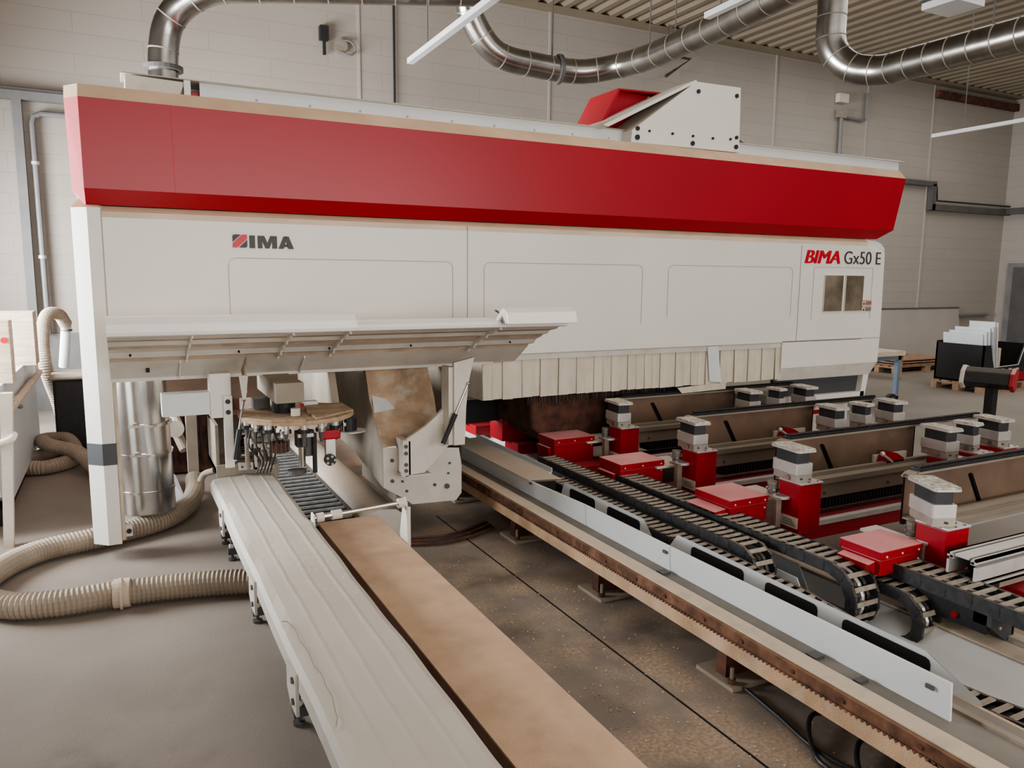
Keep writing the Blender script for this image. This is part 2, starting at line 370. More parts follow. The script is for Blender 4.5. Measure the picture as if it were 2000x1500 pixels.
t = MB(); t.prism([(11.28, 0), (11.31, 0), (11.47, 1.13), (11.44, 1.13)], 'x', 14.6, 17.85, 'boardw')
t.box(14.6, 17.85, 11.42, 11.46, 1.12, 1.145, 'trunk')
tag(t.build('leaning_board'), 'large flat grey board leaning on the wall behind the pallets', 'board')
tag(MB().box(17.9, 19.0, 11.4, 11.5, .93, .97, 'trunkg').build('wall_ledge'), 'thin dark ledge strip on the wall right of the leaning board', 'ledge')

# ------------------------------------------------------------------ ducts (galvanised)
def duct(name, pts, r, label, rings=(), seg=.28, n=8, parent=None, strap=()):
    P_ = resample(spline(pts, 24), .06)
    t = thing(name, label, 'duct', tuple(P_[0]))
    m = MB().tube(P_, r, 'duct', 24)
    m.build('pipe', t, smooth=True)
    k = max(2, int(seg/.06)); i = k
    c = 0
    while i < len(P_)-1:
        dv = (P_[i+1]-P_[i-1]).normalized()*.006
        MB().cyl(P_[i]-dv, P_[i]+dv, r*1.025, 'aludusty', 24).build('seam_ring', t)
        i += k; c += 1
    return t
duct('ventilation_duct', [(.5, 8, 2.3), (.5, 8, 3.3), (.51, 8, 3.8), (.6, 7.95, 4.1), (.85, 7.75, 4.28), (1.2, 7.55, 4.32), (2.4, 7.15, 4.38), (3.2, 6.9, 4.42)], .13, 'spiral duct rising behind the red cover and elbowing right at top left', seg=.34)
duct('ventilation_duct', [(3.42, 7.9, 6.1), (3.43, 7.9, 5.3), (3.5, 7.95, 4.8), (3.62, 8.0, 4.5), (3.9, 8.0, 4.22), (4.4, 8, 4.16), (4.95, 7.95, 4.15), (5.3, 7.7, 4.2), (5.38, 7.3, 4.2), (5.38, 6.9, 4.2), (5.32, 6.07, 4.2), (5.2, 5.2, 4.2), (5.1, 4.2, 4.2), (5.0, 1.0, 4.2)], .135, 'sagging spiral duct with bends hanging over the middle of the machine', seg=.30)
duct('ventilation_duct', [(7.82, 6.9, 6.1), (7.82, 6.9, 5.0), (7.84, 6.88, 4.55), (7.95, 6.7, 4.3), (8.08, 6.4, 4.21), (8.09, 6.0, 4.2), (8.1, 5.2, 4.2), (8.12, 4.2, 4.2), (8.15, 3.0, 4.2), (8.2, 0, 4.2)], .17, 'thick spiral duct curving out of the ceiling at upper right', seg=.25)
t = MB(); t.box(5.16, 5.22, 5.9, 6.8, 4.0, 4.05, 'trunk')
for x, y, z in ((4.6, 8, 4.3), (5.37, 7.2, 4.3), (5.36, 6.75, 4.3), (5.3, 6.0, 4.3), (2.4, 7.15, 4.5), (8.1, 5.1, 4.36), (8.1, 4.5, 4.36)):
    tag(MB().cyl((x, y, z), (x, y, WZ+.02), .008, 'trunk', 6).build('hanger_rod'), 'thin threaded rod carrying a ventilation duct from the ceiling', 'hanger rod', 'threaded rods holding up the ventilation ducts')
s = MB(); s.cyl((.5, 8, 3.62), (.5, 8, 3.66), .17, 'trunk', 24)
tag(s.build('duct_clamp'), 'dark flange ring clamped round the vertical duct at left', 'clamp')
s = MB(); s.cyl((4.66, 7.99, 4.15), (4.70, 7.985, 4.15), .165, 'trunk', 24)
tag(s.build('duct_clamp'), 'dark clamp ring round the sagging duct over the machine', 'clamp')
# light battens
def batten(p, q, label):
    t = thing('light_batten', label, 'light', p)
    p, q = Vector(p), Vector(q)
    d = (q-p).normalized(); n = Vector((0, 0, 1)).cross(d)*.03
    vs = []
    for a in (p, q):
        vs += [a-n, a+n, a+n+Vector((0, 0, .05)), a-n+Vector((0, 0, .05))]
    MB().add(vs, [(0, 1, 2, 3), (7, 6, 5, 4), (0, 4, 5, 1), (1, 5, 6, 2), (2, 6, 7, 3), (3, 7, 4, 0)], 'strip').build('housing', t)
    for k in (.12, .6):
        a = p.lerp(q, k); MB().cyl(a+Vector((0, 0, .05)), (a.x, a.y, WZ), .006, 'trunk', 6).build('hanging_wire', t)
batten((2.64, 7.33, 3.8), (2.56, 3.2, 3.8), 'narrow white light strip hanging at the top centre')
batten((10.52, 7.35, 3.8), (10.35, 3.5, 3.8), 'narrow white light strip hanging at the far right')
batten((4.62, 5.4, 3.98), (4.45, 2.5, 3.98), 'pale light strip beneath the end of the sagging duct')
t = thing('air_heater', 'louvered heater box hanging from the ceiling at top right', 'heater', (6.8, 4.6, 4.2))
s = MB(); s.box(6.62, 7.0, 4.5, 4.84, 4.2, 4.26, 'panelw'); s.build('bottom_panel', t)
s = MB()
for k in range(4): s.box(6.6, 7.02, 4.47, 4.86, 4.28+k*.06, 4.30+k*.06, 'trunkg')
s.box(6.64, 6.98, 4.52, 4.82, 4.26, 4.55, 'trunk'); s.build('louvre_slats', t)
MB().cyl((6.8, 4.66, 4.5), (6.8, 4.66, WZ), .01, 'trunk', 6).build('suspension_rod', t)

# ------------------------------------------------------------------ GANTRY
G = thing('machine_gantry', 'long white and red travelling gantry of a woodworking machining centre', 'machine', (3.3, 5.6, 0))
# red cover
s = MB()
F0, B0 = 5.13, 6.35
secs = [(-.205, 5.23, 5.23, -.19), ]
def ring(xt, xm, xb, yf, yfb):
    # outline: top-back, top-front ledge, front top, front crease, front bottom, bottom-back
    return [(xt, B0, 2.862), (xt, yf+.08, 2.862), (xt, yf, 2.777), (xm, yf, 2.272), (xb, yfb, 2.186), (xb, B0, 2.186)]
rows = [ring(-.205, -.195, -.135, 5.235, 5.255), ring(-.132, -.130, -.128, F0, 5.205), ring(6.99, 6.86, 6.725, F0, 5.205), ring(7.03, 6.88, 6.74, 5.18, 5.23)]
vs = [p for r in rows for p in r]; fs = []; mats = []
for a in range(3):
    for j in range(5):
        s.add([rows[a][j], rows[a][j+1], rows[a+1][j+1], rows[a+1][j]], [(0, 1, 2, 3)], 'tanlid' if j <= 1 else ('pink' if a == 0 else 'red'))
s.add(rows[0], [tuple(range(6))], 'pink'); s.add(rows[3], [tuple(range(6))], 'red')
s.add([rows[0][0], rows[3][0], rows[3][5], rows[0][5]], [(0, 1, 2, 3)], 'red')
s.build('red_cover', G)
MB().box(.352, .356, 5.126, 5.13, 2.27, 2.777, 'txtred').build('cover_seam', G)
# top trough (lip) with bent ends
s = MB(); s.box(.55, 7.33, 5.48, 5.50, 2.84, 3.0, 'bluewhite'); s.prism([(5.44, 3.0), (5.5, 3.02), (5.72, 3.03), (5.72, 3.0)], 'x', .1, 7.38, 'white'); s.box(.3, 7.36, 5.7, 5.72, 2.84, 3.0, 'white')
s.prism([(5.5, 2.84), (5.52, 2.84), (5.52, 3.0), (5.5, 3.0)], 'x', 7.33, 7.36, 'white')
s.build('cable_trough', G)
s = MB(); s.prism([(.12, 2.9), (.42, 2.88), (.46, 2.98), (.12, 2.99)], 'y', 5.42, 5.7, 'whitedusty'); s.box(.45, .49, 5.4, 5.5, 2.84, 2.99, 'white'); s.box(.5, .75, 5.52, 5.6, 2.84, 2.95, 'red')
s.build('trough_end', G, bevel=.004)
s = MB()
for i in range(9): s.cyl((.9+i*.35, 5.475, 2.93), (.9+i*.35, 5.482, 2.93), .008, 'seam', 8)
s.build('trough_rivets', G)
# white housing over the head
s = MB(); YH0, YH1 = 5.33, 5.75
pf = [(3.823, 2.885), (3.83, 2.985), (4.48, 3.44), (4.98, 3.447), (4.995, 2.895)]
s.prism(pf, 'y', YH0, YH1, 'white'); s.build('head_housing', G, bevel=.006)
s = MB(); s.prism([(3.55, 3.0), (3.6, 2.99), (4.49, 3.435), (4.48, 3.455)], 'y', YH0+.005, YH1+.25, 'white'); s.build('housing_flap', G)
for x, z, r in ((3.88, 3.0, .018), (3.88, 2.93, .022), (4.0, 2.99, .01), (4.24, 2.99, .011), (4.46, 2.99, .011), (4.46, 2.93, .02), (4.68, 2.99, .011), (4.88, 3.0, .011), (4.95, 3.02, .016), (4.95, 2.94, .02), (4.5, 3.36, .018), (4.93, 3.37, .018)):
    MB().cyl((x, YH0-.012, z), (x, YH0, z), r, 'black', 12).build('housing_screw', G)
s = MB(); s.prism([(3.72, 2.98), (3.95, 3.39), (4.5, 3.39), (4.6, 2.98)], 'y', 5.78, 6.15, 'red'); s.prism([(3.70, 2.98), (3.94, 3.40), (4.55, 3.42), (4.55, 3.40), (3.96, 3.385), (3.74, 2.98)], 'y', 5.7, 6.15, 'red')
s.box(4.3, 4.5, 5.76, 5.79, 3.2, 3.38, 'ivory'); s.build('red_housing', G, bevel=.004)
s = MB(); pts = [(5.0+.28*math.sin(a)+.12, 5.62, 2.86+.20*math.cos(a)) for a in [k*.17 for k in range(0, 10)]]
s.tube(pts, .035, 'chain', 8); s.build('cable_loop', G)

# white lower housing
s = MB(); Y5 = 5.2
def prow(x): return [(x, 5.30, 2.186), (x, 5.235, 2.182), (x, 5.208, 2.15), (x, 5.2, 2.115), (x, 5.2, 1.20), (x, 5.23, 1.18)]
xs = [-.052, 2.302, 5.69, 6.6]
for a in range(3):
    A, B = prow(xs[a]), prow(xs[a+1])
    for j in range(5): s.add([A[j], A[j+1], B[j+1], B[j]], [(0, 1, 2, 3)], 'tanlid' if j < 2 else 'shoulder' if j < 3 else 'white')
s.box(-.05, 6.7, 6.2, 6.3, 1.2, 2.19, 'white'); s.box(-.05, 5.6, 5.23, 6.25, 2.1, 2.15, 'duststeel')
s.build('front_panel', G)
# left leg with chamfered corner
s = MB(); s.prism([(-.126, 5.2), (-.052, 5.2), (-.052, 5.42), (-.21, 5.42), (-.21, 5.275)], 'z', .112, 2.17, 'white')
s.add([(-.126, 5.2, 2.17), (-.052, 5.2, 2.17), (-.052, 5.3, 2.24), (-.15, 5.3, 2.24), (-.21, 5.275, 2.17)], [(0, 1, 2, 3, 4)], 'tanlid')
s.build('side_leg', G)
s = MB(); s.prism([(-.1275, 5.1985), (-.0505, 5.1985), (-.0505, 5.3), (-.2115, 5.36), (-.2115, 5.2745)], 'z', .62, .755, 'darkband'); s.build('leg_band', G)
MB().box(-.05, -.03, 5.25, 5.40, .12, 1.2, 'ledge').build('leg_edge_strip', G)
s = MB(); s.box(-.04, .01, 5.28, 5.32, .13, .2, 'ivory'); s.cyl((-.01, 5.27, .165), (-.01, 5.28, .165), .015, 'black'); s.build('leg_bracket', G)
MB().box(-.054, -.049, 5.194, 5.2, 1.2, 2.18, 'seam').build('panel_seam', G)
MB().box(2.30, 2.304, 5.195, 5.2, 1.2, 2.15, 'seam').build('panel_seam', G)
MB().box(5.693, 5.697, 5.195, 5.2, 1.2, 2.1, 'seam').build('panel_seam', G)
MB().box(5.52, 6.86, 5.194, 5.2, 1.208, 1.213, 'seam').build('panel_seam', G)
# right pillar: flat face, undercut, dark recess, pale foot
s = MB()
face = [(5.52, 1.205), (5.52, .955), (6.865, .965), (6.875, 1.31), (6.855, 2.02), (6.80, 2.12), (6.72, 2.165), (6.6, 2.165)]
s.add([(6.6, 5.2, 2.10), (6.6, 5.2, 1.205), (5.52, 5.2, 1.205), (5.52, 5.2, .955), (6.865, 5.2, .96), (6.875, 5.2, 1.31), (6.855, 5.2, 2.03)], [(0, 1, 5, 6), (1, 2, 3, 4), (1, 4, 5)], 'white')
s.add([(6.6, 5.2, 2.10), (6.855, 5.2, 2.03), (6.84, 5.2, 2.10), (6.80, 5.205, 2.14), (6.72, 5.235, 2.18), (6.6, 5.235, 2.182)], [(0, 1, 2, 3, 4, 5)], 'white')
s.add([(6.855, 5.2, 2.03), (6.875, 5.2, 1.31), (6.875, 6.3, 1.31), (6.855, 6.3, 2.03)], [(0, 1, 2, 3)], 'white')
s.add([(6.875, 5.2, 1.31), (6.865, 5.2, .96), (6.865, 6.3, .96), (6.875, 6.3, 1.31)], [(0, 1, 2, 3)], 'white')
s.add([(5.52, 5.2, .955), (6.865, 5.2, .96), (6.80, 5.24, .83), (5.52, 5.24, .83)], [(0, 1, 2, 3)], 'whitedusty')
s.add([(6.865, 5.2, .96), (6.80, 5.24, .83), (6.74, 5.24, .60), (6.74, 6.3, .60), (6.865, 6.3, .96)], [(0, 1, 2, 3, 4)], 'white')
s.add([(5.52, 5.2, 1.2), (5.52, 5.2, .955), (5.52, 5.24, .83), (5.52, 6.0, .83), (5.52, 6.0, 1.2)], [(0, 1, 2, 3, 4)], 'whitedusty')
s.prism([(6.72, .83), (6.80, .83), (6.76, .60), (6.69, .60)], 'y', 5.24, 5.4, 'white')
s.box(5.56, 6.75, 5.24, 5.6, .585, .66, 'white'); s.box(5.7, 6.72, 5.4, 6.2, .12, .59, 'whitedusty')
s.build('right_pillar', G)
MB().box(5.54, 6.73, 5.30, 5.34, .64, .85, 'darkband').build('pillar_recess', G)
# panel outlines
def outline(name, x0, x1, z0, z1, r=.05):
    s = MB(); w = .004; y = 5.197
    s.box(x0, x0+w, y, y+.006, z0, z1-r, 'seam'); s.box(x1-w, x1, y, y+.006, z0, z1-r, 'seam'); s.box(x0+r, x1-r, y, y+.006, z1-w, z1, 'seam')
    for sx, cx in ((-1, x0+r), (1, x1-r)):
        pts = [(cx+sx*(r-w/2)*math.sin(a), y+.001, z1-r+(r-w/2)*math.cos(a)) for a in [k*PI/12 for k in range(7)]]
        s.tube(pts, w*.5, 'seam', 4)
    s.build(name, G)
outline('access_panel', .643, 2.187, 1.3, 1.893); outline('access_panel', 2.435, 3.885, 1.41, 1.893)
outline('access_panel', 4.15, 5.60, 1.45, 1.898)
outline('window_door', 5.873, 6.70, 1.40, 1.905, .02)
for x0, x1 in ((6.018, 6.275), (6.31, 6.565)):
    s = MB(); s.box(x0, x1, 5.188, 5.2, 1.478, 1.83, 'ivory'); fr = s.build('window_frame', G)
    MB().box(x0+.006, x1-.006, 5.184, 5.19, 1.485, 1.824, 'glass').build('pane', fr)
for z in (1.475, 1.535):
    s = MB(); s.box(6.57, 6.70, 5.192, 5.2, z, z+.052, 'ivory'); s.box(6.57, 6.70, 5.190, 5.194, z+.043, z+.052, 'orange'); s.box(6.615, 6.70, 5.190, 5.194, z+.004, z+.040, 'trunkg')
    s.prism([(6.577, z+.008), (6.607, z+.008), (6.592, z+.034)], 'y', 5.190, 5.194, 'txtdark')
    s.build('warning_label', G)
# lettering
s = MB(); lx, lz, lw, lh = .676, 1.957, .088, .082; y0, y1 = 5.192, 5.2
s.prism([(lx, lz+lh*.42), (lx+lw*.58, lz+lh), (lx+lw*.12, lz+lh), (lx, lz+lh*.88)], 'y', y0, y1, 'txtdark')
s.prism([(lx+lw, lz+lh*.60), (lx+lw*.42, lz), (lx+lw*.88, lz), (lx+lw, lz+lh*.12)], 'y', y0, y1, 'txtdark')
s.prism([(lx, lz), (lx+lw*.32, lz), (lx+lw, lz+lh*.68), (lx+lw, lz+lh), (lx+lw*.66, lz+lh), (lx, lz+lh*.32)], 'y', y0, y1, 'txtred')
s.prism([(lx, lz+lh*.96), (lx+lw*.05, lz+lh), (lx, lz+lh)], 'y', y0, y1, 'txtdark')
s.prism([(lx+lw, lz+lh*.04), (lx+lw*.95, lz), (lx+lw, lz)], 'y', y0, y1, 'txtdark')
s.build('logo_square', G)
# bold letters I M A drawn as plates
s = MB(); H_ = .080; z0 = 1.955
s.prism([(.778, z0), (.812, z0), (.812, z0+H_), (.778, z0+H_)], 'y', y0, y1, 'txtdark')
s.prism([(.829, z0), (.857, z0), (.857, z0+.048), (.876, z0), (.900, z0), (.919, z0+.048), (.919, z0), (.949, z0), (.949, z0+H_), (.908, z0+H_), (.889, z0+.034), (.870, z0+H_), (.829, z0+H_)], 'y', y0, y1, 'txtdark')
s.prism([(.958, z0), (.988, z0), (.997, z0+.012), (1.000, z0+.03), (1.006, z0+.052), (1.008, z0+H_), (.992, z0+H_)], 'y', y0, y1, 'txtdark')
s.prism([(1.056, z0), (1.022, z0), (1.015, z0+.012), (1.012, z0+.03), (1.006, z0+.052), (1.004, z0+H_), (1.024, z0+H_)], 'y', y0, y1, 'txtdark')
s.prism([(.995, z0+.012), (1.018, z0+.012), (1.014, z0+.028), (.999, z0+.028)], 'y', y0, y1, 'txtdark')
s.build('logo_letters', G)
text('BIMA', 5.742, 1.937, 5.197, .122, 'txtred', G, 'red_lettering', shear=.22, thick=.0045, width=.46)
text('Gx50 E', 6.275, 1.937, 5.197, .122, 'txtdark', G, 'dark_lettering', bold=-.006, width=.52)
# curtain
s = MB(); s.box(2.42, 5.52, 5.215, 5.235, 1.15, 1.2, 'whitedusty'); cr = s.build('curtain_rail', G)
x = 2.44; i = 0
while x < 5.50:
    w_ = .092; zb = .852+random.uniform(-.004, .004); tl = random.uniform(-.006, .006); dy = (i % 2)*.006+random.uniform(0, .006)
    if 4.55 < x < 4.7: zb -= .03
    MB().add([(x, 5.222+dy, 1.195), (x+w_, 5.226+dy, 1.195), (x+w_+tl, 5.232+dy-.012, zb+random.uniform(-.003, .003)), (x+tl, 5.212+dy, zb), (x, 5.226+dy, 1.195), (x+w_, 5.230+dy, 1.195), (x+w_+tl, 5.236+dy-.012, zb), (x+tl, 5.216+dy, zb)],
             [(0, 1, 2, 3), (7, 6, 5, 4), (0, 4, 5, 1), (1, 5, 6, 2), (2, 6, 7, 3), (3, 7, 4, 0)], 'curtain').build('curtain_strip', cr)
    x += .084; i += 1
s = MB(); s.add([(2.43, 5.22, 1.19), (2.42, 5.5, 1.19), (2.38, 5.5, .86), (2.44, 5.21, .85)], [(0, 1, 2, 3)], 'curtain'); s.build('side_curtain', cr)
s = MB(); s.prism([(4.3, .84), (4.85, .86), (4.85, .80), (4.35, .79)], 'y', 5.20, 5.21, 'curtain'); s.prism([(4.62, 1.19), (4.74, 1.19), (4.80, .86), (4.66, .88)], 'y', 5.203, 5.21, 'bluewhite'); s.build('torn_flap', cr)
# machining head seen under the curtain and black brush
s = MB()
for k in range(60): x = 2.9+k*.03; s.cyl((x, 5.35+random.uniform(-.03, .03), .95), (x+random.uniform(-.02, .02), 5.33, .73+random.uniform(0, .05)), .012, 'black', 5, r2=.004)
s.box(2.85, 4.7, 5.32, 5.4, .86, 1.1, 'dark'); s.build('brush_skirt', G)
s = MB(); s.prism([(2.95, 1.1), (2.98, .55), (3.2, .38), (4.0, .36), (4.2, .5), (4.3, 1.1)], 'y', 5.42, 6.1, 'rust'); s.build('head_shroud', G, bevel=.03)
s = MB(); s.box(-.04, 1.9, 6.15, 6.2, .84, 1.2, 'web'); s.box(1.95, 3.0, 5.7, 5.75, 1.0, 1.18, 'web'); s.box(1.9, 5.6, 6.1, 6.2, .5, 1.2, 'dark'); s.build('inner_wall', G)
s = MB(); s.cyl((1.9, 5.95, .93), (3.0, 5.95, .93), .022, 'steel', 12); s.box(1.95, 3.0, 5.98, 6.02, .82, .88, 'trunkg'); s.box(2.1, 2.75, 5.9, 5.96, .74, .80, 'trunkg'); s.build('cross_bars', G)
# portal column (inclined, sawdust covered)
s = MB()
XL = 1.5
s.add([(XL, 4.75, .673), (XL, 5.03, .94), (XL, 5.18, 1.2), (XL, 6.5, 1.2), (XL, 6.5, .75), (XL, 6.0, .53), (XL, 5.45, .50), (XL, 4.76, .40)], [tuple(range(8))], 'duststeel')
s.add([(XL, 4.75, .40), (XL, 4.75, .673), (2.04, 4.75, .62), (2.06, 4.75, .50), (2.06, 4.75, .30), (2.02, 4.75, .25), (1.70, 4.75, .262), (1.64, 4.75, .31)], [tuple(range(8))], 'whitedusty')
s.add([(2.06, 4.75, .5), (2.06, 4.75, .28), (2.06, 6.4, .28), (2.06, 6.4, 1.2), (2.06, 5.18, 1.2), (2.06, 4.75, .62)], [tuple(range(6))], 'duststeel')
s.box(1.60, 2.04, 4.8, 5.6, .27, .45, 'duststeel')
s.build('support_column', G)
s = MB()
s.add([(XL, 4.75, .675), (2.02, 4.75, .665), (1.96, 4.95, .80), (1.97, 5.03, .94), (1.95, 5.18, 1.25), (XL, 5.18, 1.25), (XL, 5.03, .94)], [(0, 1, 2, 6), (6, 2, 3), (6, 3, 4, 5)], 'dustpatch')
s.build('sawdust_slope', G)
MB().add([(XL+.005, 4.95, .868), (XL+.16, 4.97, .885), (XL+.12, 5.03, .944), (XL+.02, 5.045, .975)], [(0, 1, 2, 3)], 'bluewhite').build('bare_patch', G)
s = MB(); s.prism([(5.3, .70), (6.6, .78), (6.6, .95), (5.9, 1.2), (5.2, 1.2), (5.05, .9)], 'x', 1.25, 1.30, 'duststeel'); s.build('inner_plate', G)
for x, z, r in ((1.56, .58, .012), (1.56, .44, .012), (1.63, .43, .008), (1.66, .36, .009), (1.86, .38, .010), (1.95, .36, .018), (1.96, .45, .007), (1.97, .52, .008), (1.82, .52, .006)):
    MB().cyl((x, 4.738, z), (x, 4.752, z), r, 'trunk', 12).build('bolt', G)
# gusset arm + upright holding the canopy
s = MB(); s.box(1.585, 1.625, 4.60, 4.63, .50, .74, 'whitedusty'); s.box(1.6, 1.78, 4.60, 4.75, .495, .505, 'whitedusty')
s.prism([(1.60, .505), (1.735, .51), (1.92, .69), (1.97, .70), (1.97, .72), (1.90, .95), (1.751, .825), (1.60, .735)], 'y', 4.61, 4.64, 'whitedusty')
s.box(1.87, 1.90, 4.52, 4.64, .70, 1.21, 'whitedusty')
s.prism([(1.90, .70), (1.975, .70), (1.985, .95), (2.0, 1.1), (2.04, 1.27), (1.90, 1.24), (1.90, 1.2)], 'y', 4.50, 4.53, 'whitedusty')
s.box(1.6, 1.64, 4.61, 4.78, .5, .73, 'whitedusty')
arm = s.build('canopy_arm', G)
for z in (.58, .655, .70, .54): MB().cyl((1.605, 4.59, z), (1.605, 4.602, z), .012, 'trunk', 12).build('arm_bolt', arm)
def strut(p, q, parent):
    p, q = Vector(p), Vector(q); mid = p.lerp(q, .5)
    a = MB().cyl(p, mid, .016, 'black', 12).build('gas_strut', parent)
    MB().cyl(mid, q, .007, 'steel', 8).build('strut_rod', a)
    MB().sphere(q, .013, 'steel', 6).build('strut_end', a); MB().sphere(p, .013, 'alu', 6).build('strut_end', a)
strut((1.817, 4.49, .721), (1.995, 4.49, 1.10), G)
# canopy flap: stepped sheet profile (y,z)
prof = [(5.05, 1.163), (4.85, 1.29), (4.83, 1.31), (4.755, 1.322), (4.72, 1.355), (4.65, 1.378), (4.62, 1.395), (4.56, 1.405), (4.53, 1.43), (4.44, 1.445), (4.40, 1.466), (4.335, 1.472)]
def hood(x0, x1, lip, parent):
    y1 = 4.335; lip_ = [(y1, 1.468), (y1-.045, 1.478), (y1-.052, 1.495), (y1-.03, 1.528+lip*.6), (y1+.02, 1.556+lip), (y1+.07, 1.562+lip)]
    outer = prof+lip_
    inner = [(y+.012, z+.012) for y, z in reversed(prof[:-1])]
    out = outer+[(y1+.07, 1.55+lip), (y1+.02, 1.54+lip), (y1-.02, 1.51)]+inner
    s = MB(); n = len(out)
    V = [(x0, a, b) for a, b in out]+[(x1, a, b) for a, b in out]
    for i in range(n):
        j = (i+1) % n
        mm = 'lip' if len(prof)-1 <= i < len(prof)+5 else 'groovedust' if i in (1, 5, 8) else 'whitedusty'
        s.add([V[i], V[j], V[j+n], V[i+n]], [(0, 1, 2, 3)], mm)
    # close ends as quads strips
    k = len(outer)
    return s.build('canopy_section', parent)
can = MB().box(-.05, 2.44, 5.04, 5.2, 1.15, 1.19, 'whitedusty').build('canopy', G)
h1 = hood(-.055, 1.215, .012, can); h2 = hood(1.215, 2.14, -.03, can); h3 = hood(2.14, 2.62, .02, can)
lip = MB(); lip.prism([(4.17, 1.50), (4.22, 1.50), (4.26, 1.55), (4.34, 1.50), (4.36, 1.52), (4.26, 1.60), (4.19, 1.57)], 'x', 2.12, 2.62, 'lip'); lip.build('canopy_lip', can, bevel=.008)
for X, w_ in ((.34, .008), (.86, .01), (1.18, .01), (2.14, .012)):
    s = MB(); s.prism([(y-.02, z-.016) for y, z in prof[1:]]+[(y+.012, z+.012) for y, z in reversed(prof[1:])], 'x', X, X+w_, 'white'); s.build('canopy_rib', can)
for X in (.34, 1.06):
    s = MB(); s.prism([(5.03, 1.155), (4.86, 1.27), (4.87, 1.30), (5.06, 1.18)], 'x', X-.03, X-.022, 'white'); s.build('canopy_rib', can)
s = MB(); s.box(.13, .15, 4.925, 4.945, 1.215, 1.245, 'dark'); s.build('canopy_latch', can)
for X in (.05, .62, 1.15, 1.68, 2.4): MB().cyl((X, 4.69, 1.338), (X, 4.70, 1.345), .006, 'dark', 8).build('canopy_screw', can)
# left bracket and its strut
s = MB(); s.prism([(.615, 1.20), (.665, 1.20), (.648, 1.055), (.632, 1.055)], 'y', 4.69, 4.71, 'whitedusty');
s.add([(.66, 4.70, 1.32), (.66, 4.95, 1.2), (.66, 4.72, 1.09)], [(0, 1, 2)], 'dustpatch'); s.build('strut_bracket', G)
strut((.575, 4.70, .70), (.637, 4.70, 1.055), G)
s = MB(); s.box(.20, .47, 4.85, 4.95, .955, 1.09, 'bluewhite'); s.box(.465, .585, 4.84, 4.96, .93, 1.20, 'white'); s.box(.535, .588, 4.825, 4.845, .62, 1.065, 'white')
fr = s.build('support_frame', G, bevel=.004)
for z in (.965, 1.03): MB().cyl((.562, 4.812, z), (.562, 4.826, z), .014, 'black', 12).build('frame_bolt', fr)

# tool carousel
T = thing('tool_changer', 'sawdust covered round tool carousel with hanging tools under the white canopy', 'tool changer', (.96, 4.75, .95))
C = Vector((.955, 4.76, 0)); R_ = .345
s = MB(); n = 40
pts = [(C.x+R_*math.cos(2*PI*i/n)*(1.0 if i % 20 else .97), C.y+R_*math.sin(2*PI*i/n)) for i in range(n)]
s.prism(pts, 'z', .925, .952, 'dust'); s.build('disc', T, bevel=.004)
s = MB(); s.prism([(.62, 4.62), (.75, 4.46), (.93, 4.405), (.93, 4.47), (.8, 4.52)], 'z', .953, .962, 'dust'); s.prism([(1.0, 4.43), (1.27, 4.62), (1.27, 4.9), (1.05, 4.95), (1.0, 4.7)], 'z', .953, .964, 'dustpatch'); s.build('segment_cover', T)
s = MB(); s.box(.80, .965, 4.58, 5.25, 1.035, 1.15, 'duststeel'); s.box(.80, .965, 4.58, 5.25, 1.15, 1.156, 'dust'); s.build('carriage_box', T, bevel=.004)
s = MB(); s.cyl((.88, 4.78, .95), (.88, 4.78, 1.04), .07, 'black', 20); s.box(.72, .82, 4.9, 5.0, .96, 1.02, 'trunk'); s.build('hub', T)
s = MB(); s.cyl((.915, 4.60, .955), (.915, 4.60, 1.0), .028, 'ivory', 16); s.cyl((.96, 4.62, 1.0), (.96, 4.62, 1.02), .012, 'red', 10); s.build('sensor', T)
s = MB(); s.box(1.03, 1.12, 4.9, 4.96, .955, .985, 'bluewhite'); s.build('stop_block', T, bevel=.003)
for i in range(18):
    a = 2*PI*i/18+.1; p = C+Vector((math.cos(a), math.sin(a), 0))*(.30)
    s = MB(); s.cyl((p.x, p.y, .925), (p.x, p.y, .895), .022, 'alu', 12); s.cyl((p.x, p.y, .895), (p.x, p.y, .875), .034, 'black' if i % 2 else 'steel', 14)
    s.cyl((p.x, p.y, .875), (p.x, p.y, .84-.05*random.random()), .018, 'trunk', 10, r2=.01)
    h = s.build('tool_holder', T)
s = MB(); s.cyl((1.235, 4.60, .92), (1.235, 4.60, .84), .05, 'black', 20); s.cyl((1.2, 4.585, .93), (1.2, 4.585, .84), .018, 'steel', 14); s.build('drum_tool', T)
s = MB(); s.cyl((1.255, 4.60, .838), (1.255, 4.60, .832), .085, 'alu', 28); s.build('saw_blade', T)
s = MB(); s.box(1.03, 1.15, 4.46, 4.52, .82, .875, 'red'); u = s.build('angle_unit', T, bevel=.01)
s = MB(); s.box(1.06, 1.12, 4.47, 4.51, .69, .82, 'alu'); s.build('unit_arm', u, bevel=.004)
s = MB(); s.cyl((1.08, 4.44, .70), (1.08, 4.47, .70), .035, 'black', 16)
for a in range(5): s.cyl((1.08+.024*math.cos(a*1.26), 4.43, .70+.024*math.sin(a*1.26)), (1.08+.024*math.cos(a*1.26), 4.45, .70+.024*math.sin(a*1.26)), .008, 'steel', 8)
s.build('boring_head', u)
s = MB(); s.cyl((.97, 4.55, .87), (.97, 4.55, .72), .04, 'trunk', 16); s.box(.9, .96, 4.5, 4.58, .78, .87, 'black'); s.cyl((.93, 4.52, .80), (.93, 4.52, .66), .02, 'steel', 12); s.cyl((1.0, 4.5, .86), (1.0, 4.5, .62), .014, 'black', 10); s.cyl((.9, 4.53, .64), (.9, 4.53, .62), .055, 'trunk', 18); s.box(.9, .99, 4.47, 4.5, .845, .865, 'ivory'); s.build('spindle_unit', T)
